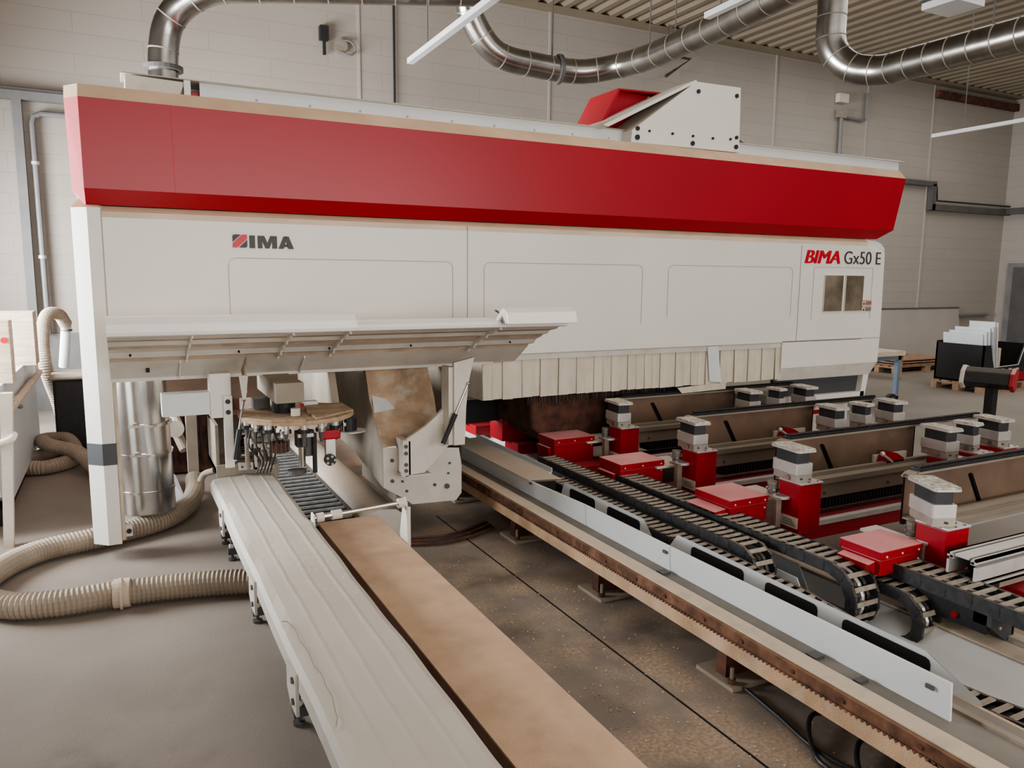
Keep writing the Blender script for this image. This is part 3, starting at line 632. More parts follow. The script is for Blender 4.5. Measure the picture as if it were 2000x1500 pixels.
s = MB(); s.cyl((.82, 4.62, .80), (.82, 4.62, .74), .05, 'rust', 20, r2=.055)
for a in range(12): s.tube([(.82+.055*math.cos(a*.52), 4.62+.055*math.sin(a*.52), .81), (.82+.055*math.cos(a*.52), 4.62+.055*math.sin(a*.52), .74)], .004, 'trunk', 5)
s.build('brush_wheel', T)
s = MB()
random.seed(3)
for k in range(26):
    x = random.uniform(.64, .80); y = random.uniform(4.55, 4.75); z = random.uniform(.62, .9); s.box(x, x+random.uniform(.01, .035), y, y+.03, z, z+random.uniform(.01, .05), random.choice(['black', 'alu', 'trunk', 'duststeel', 'steel', 'ivory']))
for k in range(5): s.tube(spline([(.66+k*.03, 4.62, .9), (.64+k*.04, 4.58, .8), (.70+k*.02, 4.6, .7), (.68+k*.02, 4.62, .62)]), .005, 'black', 6)
s.build('hose_fittings', T)
s = MB(); s.tube([(.70, 5.1, .53), (.70, 5.1, .74), (.72, 5.08, .78), (.79, 5.05, .79)], .016, 'duststeel', 10); s.build('bent_pipe', T)

# ------------------------------------------------------------------ left long base with sheet cover
def longbase():
    B = thing('sheet_covered_rail', 'long rail under a dusty pale sheet metal cover at lower left', 'machine rail', (.7, 3, 0))
    s = MB(); pr = [(.49, .36), (.49, .42), (.505, .447), (.535, .455), (.585, .459), (.60, .462), (.615, .460), (.675, .464), (.69, .4665), (.705, .464), (.775, .462), (.79, .4645), (.805, .461), (.86, .458), (.885, .445), (.887, .36), (.88, .36), (.875, .44), (.70, .455), (.535, .445), (.50, .42), (.497, .36)]
    n = len(pr); ys = [.7+.1*k for k in range(46)]; ys.append(5.25)
    V = []; FS = []
    for k, y in enumerate(ys):
        for j, (x, z) in enumerate(pr):
            wv = .004*math.sin(y*5.1+x*9)+.003*math.sin(y*13) if 2 < j < 15 else 0
            dx = -.006*abs(math.sin(y*2.7)) if j < 3 else 0
            V.append((x+dx, y, z+wv))
    for k in range(len(ys)-1):
        for j in range(n): FS.append((k*n+j, k*n+(j+1) % n, (k+1)*n+(j+1) % n, (k+1)*n+j))
    FS += [tuple(range(n)), tuple(range((len(ys)-1)*n, len(ys)*n))]
    s.add(V, FS, 'cover'); cv = s.build('sheet_cover', B)
    s = MB(); s.box(.505, .87, .7, 5.25, .325, .40, 'bluewhite'); s.box(.498, .506, .7, 5.25, .33, .40, 'bluewhite'); s.box(.66, .84, .7, 5.25, .24, .33, 'dark'); s.build('base_frame', B)
    for y in (1.6, 2.55, 3.45, 4.62):
        s = MB(); s.prism([(y, .42), (y+.16, .40), (y+.16, .30), (y+.10, .26), (y, .26)], 'x', .478, .49, 'cover'); tb = s.build('cover_tab', B)
        for z in (.30, .38): MB().cyl((.47, y+.04, z), (.479, y+.04, z), .012, 'trunk', 10).build('tab_bolt', tb)
    s = MB()
    rag = [(.50, 2.9), (.522, 2.88), (.53, 2.7), (.535, 2.5), (.54, 2.35), (.53, 2.2), (.512, 2.12)]
    for (x0, y0), (x1, y1) in zip(rag, rag[1:]): s.tube([(x0, y0, .462), ((x0+x1)/2+.006, (y0+y1)/2, .464), (x1, y1, .460)], .0014, 'groove', 5)
    s.build('torn_edge', cv)
    for y in (1.93, 2.93, 3.95, 4.92, 5.9-.65):
        f = MB(); f.box(.535, .86, y-.03, y+.03, .045, .085, 'darkband')
        ft = f.build('levelling_foot', B)
        b = MB(); b.cyl((.56, y, 0), (.56, y, .13), .009, 'trunk', 8); b.cyl((.56, y, 0), (.56, y, .015), .025, 'trunk', 12); b.cyl((.56, y, .085), (.56, y, .105), .018, 'ivory', 6); b.build('levelling_bolt', ft)
        MB().box(.64, .82, y-.05, y+.05, .08, .26, 'duststeel').build('foot_post', ft)
    return B
longbase()
# tool tray housing at the end of the rail
t = thing('carriage_housing', 'open dusty grey housing with valves on the end of the sheet covered rail', 'machine housing', (.72, 5.4, .45))
s = MB(); s.box(.53, .55, 5.3, 5.8, .46, .80, 'duststeel'); s.box(.90, .92, 5.3, 5.8, .46, .80, 'duststeel'); s.box(.53, .92, 5.78, 5.8, .46, .80, 'duststeel'); s.box(.53, .92, 5.28, 5.8, .46, .50, 'duststeel'); s.box(.53, .92, 5.6, 5.8, .79, .81, 'rust'); s.build('shell', t)
MB().box(.525, .925, 5.26, 5.29, .415, .535, 'duststeel').build('front_lip', t, bevel=.004)
s = MB(); s.box(.76, .775, 5.2, 5.3, .50, .78, 'ivory'); s.box(.76, .88, 5.2, 5.3, .50, .515, 'ivory'); s.box(.79, .84, 5.25, 5.3, .53, .62, 'mdfside'); s.build('valve_frame', t)
s = MB(); s.box(.66, .75, 5.22, 5.28, .50, .545, 'ivory')
for k in range(3): s.cyl((.68+k*.025, 5.21, .522), (.68+k*.025, 5.22, .522), .007, 'black', 8)
s.build('socket_block', t)
s = MB()
for k in range(14): s.box(.64+random.random()*.1, .67+random.random()*.1, 5.25, 5.3, .56+k*.012, .575+k*.013, random.choice(['black', 'steel', 'trunk']))
s.build('valve_terminal', t)

# ------------------------------------------------------------------ sawdust covered beam
t = thing('dust_covered_beam', 'long flat beam coated in tan sawdust between the rails', 'beam', (1.24, 2.6, 0))
s = MB(); s.box(1.045, 1.42, .7, 4.66, .245, .253, 'mdf'); s.build('top_plate', t)
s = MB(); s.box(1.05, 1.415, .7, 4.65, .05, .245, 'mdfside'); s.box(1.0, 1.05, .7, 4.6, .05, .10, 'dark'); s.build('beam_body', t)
for y in (1.2, 2.4, 3.6): MB().box(1.1, 1.38, y-.05, y+.05, 0, .05, 'dark').build('foot', t)
# roller bar
t = thing('roller_bar', 'steel bar with ivory rollers held by two white plates across the beam', 'roller', (1.2, 4.12, .3))
YB = 4.12
MB().cyl((.90, YB, .46), (1.42, YB, .485), .012, 'steel', 14).build('bar', t)
s = MB(); s.cyl((.915, YB, .461), (.955, YB, .463), .026, 'ivory', 16); s.build('roller', t)
s = MB(); s.cyl((1.0, YB, .465), (1.055, YB, .467), .026, 'ivory', 16); s.build('roller', t)
s = MB(); s.cyl((1.385, YB, .483), (1.43, YB, .485), .028, 'ivory', 16); s.build('roller', t)
s = MB(); s.cyl((.955, YB, .463), (1.0, YB, .465), .017, 'steel', 14); s.build('sleeve', t)
s = MB(); s.prism([(YB-.035, .42), (YB-.03, .49), (YB+.03, .49), (YB+.06, .36), (YB-.06, .30)], 'x', .892, .902, 'white'); s.build('left_plate', t, bevel=.003)
s = MB(); s.prism([(YB-.05, .2), (YB-.045, .30), (YB-.03, .49), (YB, .52), (YB+.03, .49), (YB+.09, .28), (YB+.09, .2)], 'x', 1.425, 1.435, 'white'); s.box(1.425, 1.445, YB-.052, YB-.045, .2, .47, 'ivory'); s.build('right_plate', t, bevel=.003)
# ladder-like cable chain on the floor and its tray
def ladder():
    t = thing('floor_cable_chain', 'wide black ladder like cable chain lying on the floor beneath the tool carousel', 'cable chain', (1.2, 6, 0))
    MB().box(1.00, 1.03, 4.9, 8.2, .08, .15, 'chain').build('side_band', t); MB().box(1.37, 1.40, 4.9, 8.2, .08, .15, 'chain').build('side_band', t)
    me = None; y = 4.95
    while y < 8.1:
        if me is None:
            o = MB().box(-.17, .17, -.012, .012, .135, .15, 'rungw').build('rung'); o.parent = t; me = o.data
        else: o = bpy.data.objects.new('rung', me); COL.objects.link(o); o.parent = t
        o.location = Vector((1.2, y, 0))-t.location; y += .105
    MB().box(1.03, 1.37, 4.9, 8.2, .03, .08, 'dark').build('cable_bed', t)
    s = MB()
    for k in range(7): s.tube(spline([(1.06+k*.045, 4.95, .1), (1.07+k*.045, 4.75, .05), (1.06+k*.05, 4.68, .03)]), .012, 'rust', 6)
    s.build('cables', t)
ladder()
s = MB(); pr = [(1.40, .16), (1.43, .20), (1.50, .22), (1.62, .21), (1.68, .16), (1.68, .02), (1.40, .02)]
s.prism(pr, 'y', 4.85, 8.2, 'whitedusty'); tag(s.build('cable_tray_cover', smooth=True), 'rounded pale metal floor duct beside the ladder like cable chain', 'cable duct')
for k in range(5):
    s = MB(); s.tube(spline([(1.5, 4.75+.02*k, .02), (1.8, 4.6+.03*k, .02), (2.05, 4.62+.03*k, .02), (2.3, 4.72+.04*k, .02)], 8), .011, 'cable' if k % 2 else 'rust', 6)
    tag(s.build('floor_cable'), 'thin dark cable crossing the floor beneath the support column', 'cable', 'dark cables crossing under the support column')

# ------------------------------------------------------------------ rail 1 (with rack)
t = thing('rack_rail', 'long sawdust coated machine rail with rusty toothed rack in the foreground', 'machine rail', (2.4, 3, 0))
s = MB(); s.box(2.25, 2.62, .6, 8.5, .19, .315, 'railface'); s.build('beam', t)
MB().box(2.245, 2.33, .6, 8.5, .315, .335, 'ledge').build('ledge', t)
MB().box(2.33, 2.60, .6, 8.5, .315, .318, 'groove').build('groove', t)
MB().box(2.50, 2.53, .6, 5.9, .318, .33, 'aludusty').build('linear_guide', t)
s = MB(); s.box(2.225, 2.25, .6, 8.5, .285, .33, 'rail')
y = .9
while y < 5.2:
    s.add([(2.222, y, .285), (2.222, y+.010, .270), (2.222, y+.020, .285), (2.25, y, .285), (2.25, y+.010, .270), (2.25, y+.020, .285)], [(0, 1, 2), (5, 4, 3), (0, 3, 4, 1), (1, 4, 5, 2)], 'rail'); y += .022
s.build('toothed_rack', t)
for y in (1.22, 1.72, 2.22, 2.72, 3.22, 3.72, 4.22, 1.42, 1.95, 2.45, 2.95): MB().cyl((2.218, y, .308), (2.226, y, .308), .009, 'rust', 10).build('rack_bolt', t)
for y in (1.35, 2.63, 3.95): MB().prism([(y-.06, .285), (y+.06, .285), (y+.05, .265), (y-.05, .265)], 'x', 2.235, 2.249, 'dark').build('rack_notch', t)
for y in (1.43, 2.45, 3.48, 4.51, 5.55):
    s = MB(); s.box(2.30, 2.56, y-.12, y+.12, 0, .018, 'duststeel'); ft = s.build('foot_plate', t)
    s = MB(); s.box(2.34, 2.50, y-.03, y+.03, .018, .19, 'rust'); s.build('foot_post', ft)
    for dx in (.03, .22):
        s = MB(); s.cyl((2.30+dx, y-.08, .018), (2.30+dx, y-.08, .09), .009, 'aludusty', 8); s.cyl((2.30+dx, y-.08, .018), (2.30+dx, y-.08, .04), .02, 'rust', 6); s.build('anchor_bolt', ft)
for y, L_ in ((1.95, .05), (2.9, .05), (1.75, .03)): MB().box(2.35, 2.40, y, y+L_, .318, .33, 'trunk').build('rail_clip', t)

# cover sheets over the chain trough
t = thing('trough_cover_sheet', 'tall white sheet metal guard standing along the rack rail', 'guard panel', (2.45, 3, .3))
def slab(y0, y1, zt0=.44, zt1=.44, name='panel'):
    s = MB(); s.add([(2.43, y0, .285), (2.43, y1, .285), (2.415, y1, zt1), (2.415, y0, zt0), (2.425, y1, zt1+.004), (2.425, y0, zt0+.004), (2.44, y0, .285), (2.44, y1, .285)],
        [(0, 1, 2, 3), (3, 2, 4, 5), (5, 4, 7, 6), (0, 3, 5, 6), (1, 7, 4, 2)], 'bluewhite'); return s.build(name, t)
slab(1.455, 2.93, .455, .447); slab(2.935, 3.72, .447, .445); slab(3.725, 4.44, .445, .42); slab(4.445, 5.85, .42, .42)
for y in (1.51, 2.95, 4.38): MB().box(2.408, 2.415, y, y+.03, .405, .42, 'trunk').build('slot', t)
t = thing('folded_cover', 'flat folded white lid covering the far end of the chain trough', 'lid', (2.53, 5.1, .42))
s = MB(); s.add([(2.413, 4.42, .425), (2.413, 5.9, .425), (2.60, 5.9, .425), (2.64, 4.9, .425), (2.64, 4.36, .425)], [(0, 1, 2, 3, 4)], 'whitedusty')
s.add([(2.413, 4.42, .415), (2.413, 5.9, .415), (2.60, 5.9, .415), (2.64, 4.9, .415), (2.64, 4.36, .415)], [(0, 1, 2, 3, 4)], 'whitedusty'); s.build('sheet', t)
s = MB(); s.box(2.64, 2.70, 4.6, 5.9, .40, .41, 'bluewhite'); s.box(2.695, 2.70, 4.6, 5.9, .30, .44, 'bluewhite'); s.build('side_fold', t)
MB().box(2.43, 2.63, 4.43, 4.46, .30, .41, 'dark').build('dark_opening', t)

t = thing('slotted_guard', 'inner white sheet guard with large rounded black cutouts behind the tall guard', 'guard panel', (2.63, 3, .2))
s = MB(); X0, X1 = 2.618, 2.626
holes = [(3.85, 4.25), (2.98, 3.35), (2.28, 2.62), (1.62, 2.02), (4.45, 4.5)]
s.add([(X0, 4.35, .29), (X0, 4.30, .42), (X0, 3.42, .42), (X0, 3.30, .29)], [(0, 1, 2, 3)], 'bluewhite')
s.add([(X0, 3.22, .29), (X0, 3.12, .42), (X0, 1.68, .42), (X0, 1.47, .33), (X0, 1.45, .235)], [(0, 1, 2, 3, 4)], 'bluewhite')
s.add([(X1, 4.35, .29), (X1, 4.30, .42), (X1, 3.42, .42), (X1, 3.30, .29)], [(0, 1, 2, 3)], 'bluewhite')
s.add([(X1, 3.22, .29), (X1, 3.12, .42), (X1, 1.68, .42), (X1, 1.47, .33), (X1, 1.45, .235)], [(0, 1, 2, 3, 4)], 'bluewhite')
s.build('sheet', t)
for a, b in ((3.92, 4.22), (3.45, 3.78), (2.62, 3.0), (2.18, 2.48), (1.66, 2.05)):
    r = .02; z1 = .40
    MB().prism([(a, .30), (a, z1-r), (a+r*.3, z1-r*.3), (a+r, z1), (b-r, z1), (b-r*.3, z1-r*.3), (b, z1-r), (b, .30)], 'x', X0-.004, X0, 'dark').build('cutout', t)

# generic energy chain: path in (y,z), constant x
def chain(name, label, x, w_, path, pitch=.060, h=.05, maxbar=99, cab=('black', 'black', 'trunk')):
    pts = [Vector((x+(p[2] if len(p) > 2 else 0), p[0], p[1])) for p in path]
    P_ = resample(pts, pitch)
    t = thing(name, label, 'energy chain', tuple(P_[0]), 'black energy chains of the consoles')
    for sx in (-1, 1):
        s = MB(); xo = sx*w_/2
        for i in range(len(P_)-1):
            a, b = P_[i], P_[i+1]; d_ = (b-a).normalized(); n_ = Vector((0, -d_.z, d_.y))*(h/2)
            o = .002 if i % 2 else 0
            e = d_*(h*.40)
            q = [a-e*.6-n_, b+e*.6-n_, b+e*1.1-n_*.5, b+e*1.1+n_*.5, b+e*.6+n_, a-e*.6+n_, a-e*1.1+n_*.5, a-e*1.1-n_*.5]
            vs = [(v.x+xo-.007+o*sx, v.y, v.z) for v in q]+[(v.x+xo+.007+o*sx, v.y, v.z) for v in q]
            s.add(vs, [tuple(range(8)), tuple(range(15, 7, -1))]+[(j, (j+1) % 8, (j+1) % 8+8, j+8) for j in range(8)], 'chain')
            if i % 2 == 0:
                c = (a+b)/2; s.cyl((c.x+xo-.010, c.y, c.z), (c.x+xo+.010, c.y, c.z), .006, 'black', 8)
        s.build('side_band', t)
    me = None
    for i in range(min(len(P_)-1, maxbar)):
        a, b = P_[i], P_[i+1]; c = (a+b)/2; d_ = (b-a).normalized()
        if me is None:
            bb = MB().box(-w_/2+.006, w_/2-.006, -.0115, .0115, h/2-.006, h/2+.001, 'rung').box(-w_/2+.006, w_/2-.006, -.011, .011, -h/2-.001, -h/2+.006, 'black')
            o = bb.build('crossbar'); o.parent = t; me = o.data
        else:
            o = bpy.data.objects.new('crossbar', me); COL.objects.link(o); o.parent = t
        o.location = c-t.location
        o.rotation_euler = (math.atan2(-d_.z, -d_.y), 0, 0)
    for k in range(3):
        s = MB(); dx = -w_/4+k*w_/4; s.tube([(p.x+dx, p.y, p.z-.004) for p in P_], .011, cab[k], 6); s.build('inner_cable', t)
    return t
def loop(ys, zt, yl, r, ye, sag=0):
    pts = [(ys, zt)]; k = 30
    for i in range(1, k): 
        u = i/k; pts.append((ys+(yl-ys)*u, zt-sag*math.sin(PI*u)))
    for i in range(0, 17):
        a = PI*i/16; pts.append((yl-r*math.sin(a), zt-r+r*math.cos(a)))
    pts.append((ye, zt-2*r)); return pts
chain('energy_chain', 'black energy chain from the farthest red motor box, ending in the smallest loop', 2.885, .125, loop(5.0, .395, 2.87, .115, 4.2), h=.055)
chain('energy_chain', 'black energy chain with the largest loop, from the second farthest red motor box', 3.10, .155, loop(4.32, .405, 2.47, .145, 3.8), h=.06, cab=('black', 'alu', 'black'))
chain('energy_chain', 'black energy chain whose loop hides beneath the nearest red motor box', 3.265, .115, loop(3.2, .325, 2.22, .115, 3.0), h=.055, cab=('black', 'alu', 'black'))
chain('energy_chain', 'black energy chain running off to the right from the nearest red motor box', 3.35, .16, [(2.30, .405), (1.9, .40), (1.5, .395), (1.0, .39)], h=.07, cab=('black', 'trunkg', 'alu'))
chain('energy_chain', 'long black energy chain lying low in the trough behind the white guards', 2.725, .12, [(4.6, .34), (3, .34), (2.4, .33), (2.1, .28, .04), (1.9, .20, .10), (1.7, .135, .2), (1.5, .13, .26), (1.0, .13, .28)], h=.055, cab=('black', 'black', 'black'))
# trough floor, dividers and inclined flank of rail 2
t = thing('chain_trough', 'white sheet metal trough carrying the energy chains between the two rails', 'trough', (2.95, 3, 0))
MB().box(2.62, 3.40, .6, 5.9, .09, .10, 'bluewhite').build('trough_floor', t)
MB().box(2.62, 2.82, .6, 5.9, .10, .20, 'groove').build('trough_step', t)
MB().prism([(2.5, .10), (2.62, .30), (5.2, .31), (5.2, .10)], 'x', 2.975, 2.983, 'bluewhite').build('divider', t)
MB().prism([(2.7, .10), (2.8, .27), (5.0, .28), (5.0, .10)], 'x', 3.19, 3.198, 'bluewhite').build('divider', t)
for y in (1.3, 3.0, 4.8): MB().box(2.7, 3.3, y-.05, y+.05, 0, .09, 'dark').build('trough_foot', t)
t = thing('second_rail', 'white and grey second machine rail with inclined flank at lower right', 'machine rail', (3.4, 3, 0))
s = MB(); s.prism([(3.12, .075), (3.29, .20), (3.42, .205), (3.42, .05), (3.12, .05)], 'y', .6, 8.6, 'bluewhite'); s.build('inclined_flank', t)
MB().box(3.30, 3.42, .6, 8.6, .205, .215, 'ledge').build('ledge', t)
MB().box(3.44, 3.50, .6, 8.6, .19, .235, 'whitedusty').build('guide_rail', t)
MB().box(3.40, 3.75, .6, 8.6, .06, .19, 'duststeel').build('beam', t)
for y in (.9, 1.9, 2.9, 3.9, 4.9, 5.9): MB().box(3.42, 3.7, y-.08, y+.08, 0, .06, 'dark').build('foot', t)
t = thing('chain_support', 'dark grey box bracket carrying the nearest energy chain', 'bracket', (3.4, 1.9, .21))
s = MB(); s.prism([(3.30, .38), (3.48, .38), (3.47, .215), (3.42, .215), (3.30, .30)], 'y', 1.84, 1.92, 'darkband'); s.box(3.46, 3.48, 1.84, 2.35, .23, .37, 'trunk'); s.box(3.30, 3.33, 1.86, 2.35, .26, .37, 'black'); s.build('bracket_box', t)
s = MB(); s.cyl((3.36, 1.832, .29), (3.36, 1.842, .29), .008, 'alu', 8); s.build('bracket_screw', t)
s = MB(); s.cyl((3.30, 2.0, .30), (3.285, 2.0, .30), .013, 'red', 10); s.build('red_cap', t)

# ------------------------------------------------------------------ consoles
def rnd_rect(cx, cy, wx, wy, r, rz, n=4):
    pts = []
    for sx, sy, a0 in ((1, 1, 0), (-1, 1, PI/2), (-1, -1, PI), (1, -1, 3*PI/2)):
        for k in range(n+1):
            a = a0+PI/2*k/n; pts.append((sx*(wx/2-r)+r*math.cos(a), sy*(wy/2-r)+r*math.sin(a)))
    c, s_ = math.cos(rz), math.sin(rz)
    return [(cx+x*c-y*s_, cy+x*s_+y*c) for x, y in pts]
M['padtop'] = mat('perforated_pad', (.55, .50, .44), .7, var=.35, scale=45, dirt=.5, dirtc=(.30, .25, .20), dust=0)
def pod(name, x, y, label, group, size=1., rz=0., column=True):
    t = thing(name, label, 'suction pod', (x-.03, y, .30 if column else .56), group)
    wx, wy = .118*size, .24*size; x -= .03
    s = MB(); s.prism(rnd_rect(x, y, wx+.015, wy, .018, rz), 'z', .803, .812, 'padtop'); s.prism(rnd_rect(x, y, wx+.022, wy+.008, .02, rz), 'z', .791, .803, 'alu'); s.build('suction_plate', t, bevel=.002)
    MB().prism(rnd_rect(x, y, wx*.84, wy*.74, .012, rz), 'z', .722, .791, 'rubber').build('rubber_block', t)
    MB().prism(rnd_rect(x, y, wx*1.04, wy*.86, .008, rz), 'z', .655, .722, 'alu').build('upper_block', t, bevel=.002)
    lb = MB().prism(rnd_rect(x+.005, y, wx*1.0, wy*.82, .004, rz), 'z', .610, .653, 'alulow').build('lower_block', t, bevel=.002)
    for dx, dz in ((-.03, .632), (.035, .625)): MB().cyl((x+dx, y-wy*.44, dz), (x+dx, y-wy*.38, dz), .006, 'trunk', 8).build('set_screw', lb)
    s = MB(); s.cyl((x-wx*.62, y-.03, .632), (x-wx*.45, y-.03, .632), .014, 'steel', 12); s.build('air_fitting', lb)
    s = MB(); s.prism([(x-.05, y-.125), (x+.12, y-.13), (x+.12, y+.05), (x-.05, y+.05)], 'z', .60, .61, 'alu'); fp = s.build('foot_plate', t, bevel=.002)
    for dx in (.02, .09): MB().cyl((x+dx, y-.115, .61), (x+dx, y-.115, .613), .007, 'trunk', 8).build('foot_screw', fp)
    if column:
        s = MB(); s.box(x-.055, x+.035, y-.12, y+.04, .30, .60, 'red'); s.box(x+.037, x+.125, y-.118, y+.04, .30, .60, 'red'); s.build('red_column', t, bevel=.004)
        s = MB(); s.box(x-.063, x-.055, y-.115, y+.02, .335, .40, 'ivory')
        for k in range(3): s.box(x-.0645, x-.063, y-.10+.01*k, y-.01, .35+.014*k, .356+.014*k, 'trunkg')
        s.build('type_plate', t)
    else:
        MB().box(x-.07, x+.11, y-.12, y+.04, .56, .60, 'red').build('red_foot', t)
    return t
ordn = ['nearest', 'second', 'third', 'farthest']
rowsY = [2.33, 3.22, 4.12, 5.02]
tripo = ['left', 'middle', 'right']
def console(i, Y0, front=True):
    nm = {0: 'nearest console beam, brown plate with black toothed top strip at right edge', 1: 'second console beam from the front, brown plate and grey beam over red base', 2: 'third console beam from the front, brown plate with slanted slot', 3: 'fourth console beam, brown plate passing just in front of the strip curtain',
          4: 'console beam behind the strip curtain, seen left of the curtain', 5: 'far console beam seen through the gap beneath the canopy'}[i]
    t = thing('console_beam', nm, 'machine beam', (4.5, Y0, .2), 'console beams across the rails')
    X0, X1 = 3.66, 5.72
    if i == 0: X1 = 6.0
    xr = X1
    YW = Y0+.22
    # web plate with slanted slot
    zt, zb = .775, .50; sx = 4.06 if i else 4.22
    we = X1-.72 if i < 4 else X1
    s = MB()
    for yy in (YW, YW+.012):
        s.add([(X0, yy, zb), (sx+.10, yy, zb), (sx+.10, yy, zb+.02), (sx-.02, yy, zt-.06), (sx-.02, yy, zt), (X0, yy, zt)], [(0, 1, 2, 3, 4, 5)], 'web')
        s.add([(sx-.02, yy, zt), (sx-.02, yy, zt-.06), (sx, yy, zt-.05), (sx+.025, yy, zt-.06), (sx+.145, yy, zb+.02), (sx+.10, yy, zb+.02), (sx+.10, yy, zb), (we, yy, zb), (we, yy, zt)], [(0, 1, 2, 3, 8), (3, 4, 7, 8), (4, 5, 6, 7)], 'web')
    s.box(we-.01, we, YW, YW+.05, zb, zt, 'web')
    s.build('web_plate', t)
    MB().box(sx-.05, sx+.16, YW+.025, YW+.03, zb, zt, 'dark').build('slot_backing', t)
    # top strip
    s = MB(); s.box(3.72, xr, YW-.025, YW+.03, .772, .784, 'aludusty'); s.box(3.73, xr, YW-.024, YW+.03, .784, .799, 'black')
    s.prism([(3.66, .76), (3.72, .775), (3.74, .79), (3.69, .782)], 'y', YW-.025, YW+.03, 'aludusty'); ts = s.build('top_strip', t)
    s = MB(); x = 3.75
    while x < xr:
        s.box(x, x+.007, YW-.018, YW+.018, .797, .813, 'black'); x += .0145 if i < 2 else .018
    s.build('bristle_row', ts)
    # flange rails
    s = MB(); s.box(X0, xr-.05, Y0+.03, YW, .535, .545, 'aludusty'); s.box(X0, xr-.05, Y0+.02, Y0+.06, .525, .558, 'aludusty'); s.box(X0, xr-.05, Y0+.12, Y0+.15, .545, .57, 'aludusty'); s.build('guide_rails', t)
    if i:
        MB().box(X0, xr-.7, Y0+.04, Y0+.20, .425, .53, 'beamface').build('main_beam', t, bevel=.004)
        for x in (3.9, 4.5): MB().cyl((x, Y0+.03, .46), (x, Y0+.042, .46), .008, 'trunk', 8).build('beam_bolt', t)
        s = MB(); s.box(X0+.25, xr-.5, Y0+.06, Y0+.18, .35, .42, 'black')
        x = X0+.27
        while x < xr-.55: s.box(x, x+.012, Y0+.045, Y0+.06, .355, .41, 'black'); x += .03
        s.build('cable_chain', t)
        s = MB(); s.box(3.60, xr-.4, Y0-.07, Y0-.03, .30, .335, 'alu'); s.build('base_rail', t, bevel=.003)
        s = MB(); s.box(3.1, xr-.4, Y0-.06, Y0+.2, .215, .31, 'red'); s.build('red_base', t, bevel=.004)
    else:
        MB().box(X0, xr-.1, Y0+.04, Y0+.18, .50, .53, 'alu').build('main_beam', t, bevel=.004)
        MB().box(3.45, 3.9, Y0-.06, Y0+.2, .215, .30, 'red').build('red_base', t, bevel=.004)
    # carriage plate and motor box
    xa = 3.02 if i in (2, 3, 4, 5) else (3.1 if i == 1 else 3.19)
    s = MB(); s.box(xa+.3, 3.62, Y0+.08, Y0+.34, .455, .47, 'ivory')
    for k in range(4): s.cyl((xa+.36+k*.06, Y0+.12+.03*(k % 2), .47), (xa+.36+k*.06, Y0+.12+.03*(k % 2), .473), .006, 'trunk', 8)
    s.build('carriage_plate', t, bevel=.002)
    y0 = Y0+.02 if i < 2 else Y0+.10; d_ = .31 if i == 1 else .27
    if i == 0: y0, d_, xa = Y0-.04, .24, xa-.03
    lid = MB().box(xa, xa+.38*(.8 if i < 2 else 1), y0, y0+d_, .47, .515, 'redbox'); L1 = lid.build('motor_box_lid', t, bevel=.005)
    bx = MB().box(xa+.006, xa+.38*(.8 if i < 2 else 1)-.006, y0+.006, y0+d_-.006, (.39, .36, .31, .31, .31, .31)[i], .47, 'redbox')
    bx.build('motor_box', t, bevel=.004)
    if i in (1, 0): MB().prism([(xa-.05-.04*i, .45), (xa, .46), (xa, .40), (xa-.01, .40)], 'y', y0+.03, y0+d_-.03, 'redbox').build('motor_box_wing', t, bevel=.003)
    if i in (2, 3): MB().prism([(xa-.03, .44), (xa, .44), (xa, .33), (xa-.01, .33)], 'y', y0+.05, y0+d_-.03, 'redbox').build('motor_box_wing', t, bevel=.003)
    xe = xa+.38*(.8 if i < 2 else 1)
    for dx, z in ((.04, .485), (xe-xa-.03, .487), (xe-xa-.03, .44), ((xe-xa)/2, .487)): MB().sphere((xa+dx, y0, z), .006, 'ivory', 6).build('box_screw', L1)
    # locating ring with post
    xr_ = xe+.06
    s = MB(); s.cyl((xr_, Y0-.02, .50), (xr_, Y0-.02, .515), .05, 'alu', 24); s.prism([(xr_-.06, Y0-.05), (xr_+.09, Y0-.045), (xr_+.10, Y0-.03), (xr_+.05, Y0+.03), (xr_-.06, Y0+.05)], 'z', .50, .512, 'aludusty'); rg = s.build('locating_ring', t, bevel=.002)
    MB().cyl((xr_+.0, Y0-.02, .5151), (xr_+.0, Y0-.02, .5165), .034, 'trunkg', 20).build('ring_hole', rg)
    MB().box(xr_-.055, xr_-.015, Y0-.04, Y0+.0, .30, .50, 'aludusty').build('post', t, bevel=.003)
    s = MB(); s.cyl((xr_+.03, Y0+.08, .50), (xr_+.03, Y0+.08, .56), .03, 'trunkg', 16); s.cyl((xr_+.03, Y0+.08, .525), (xr_+.03, Y0+.08, .535), .04, 'steel', 16); s.cyl((xr_+.03, Y0+.08, .56), (xr_+.03, Y0+.08, .575), .034, 'aludusty', 16); s.build('stop_cylinder', t)
    if i in (1, 2):
        s = MB(); x = 4.58
        s.prism([(x, .56), (x+.03, .64), (x+.11, .62), (x+.18, .58), (x+.18, .56)], 'y', YW-.10, YW-.03, 'red'); st = s.build('stop_wedge', t)
        s = MB(); s.cyl((x-.04, YW-.10, .625), (x+.06, YW-.10, .565), .009, 'alu', 8); s.sphere((x-.045, YW-.10, .63), .018, 'alu', 8); s.build('lever', st)
        MB().box(x-.02, x+.32, YW-.02, YW-.002, .548, .60, 'ivory').build('backing_plate', t)
    return t
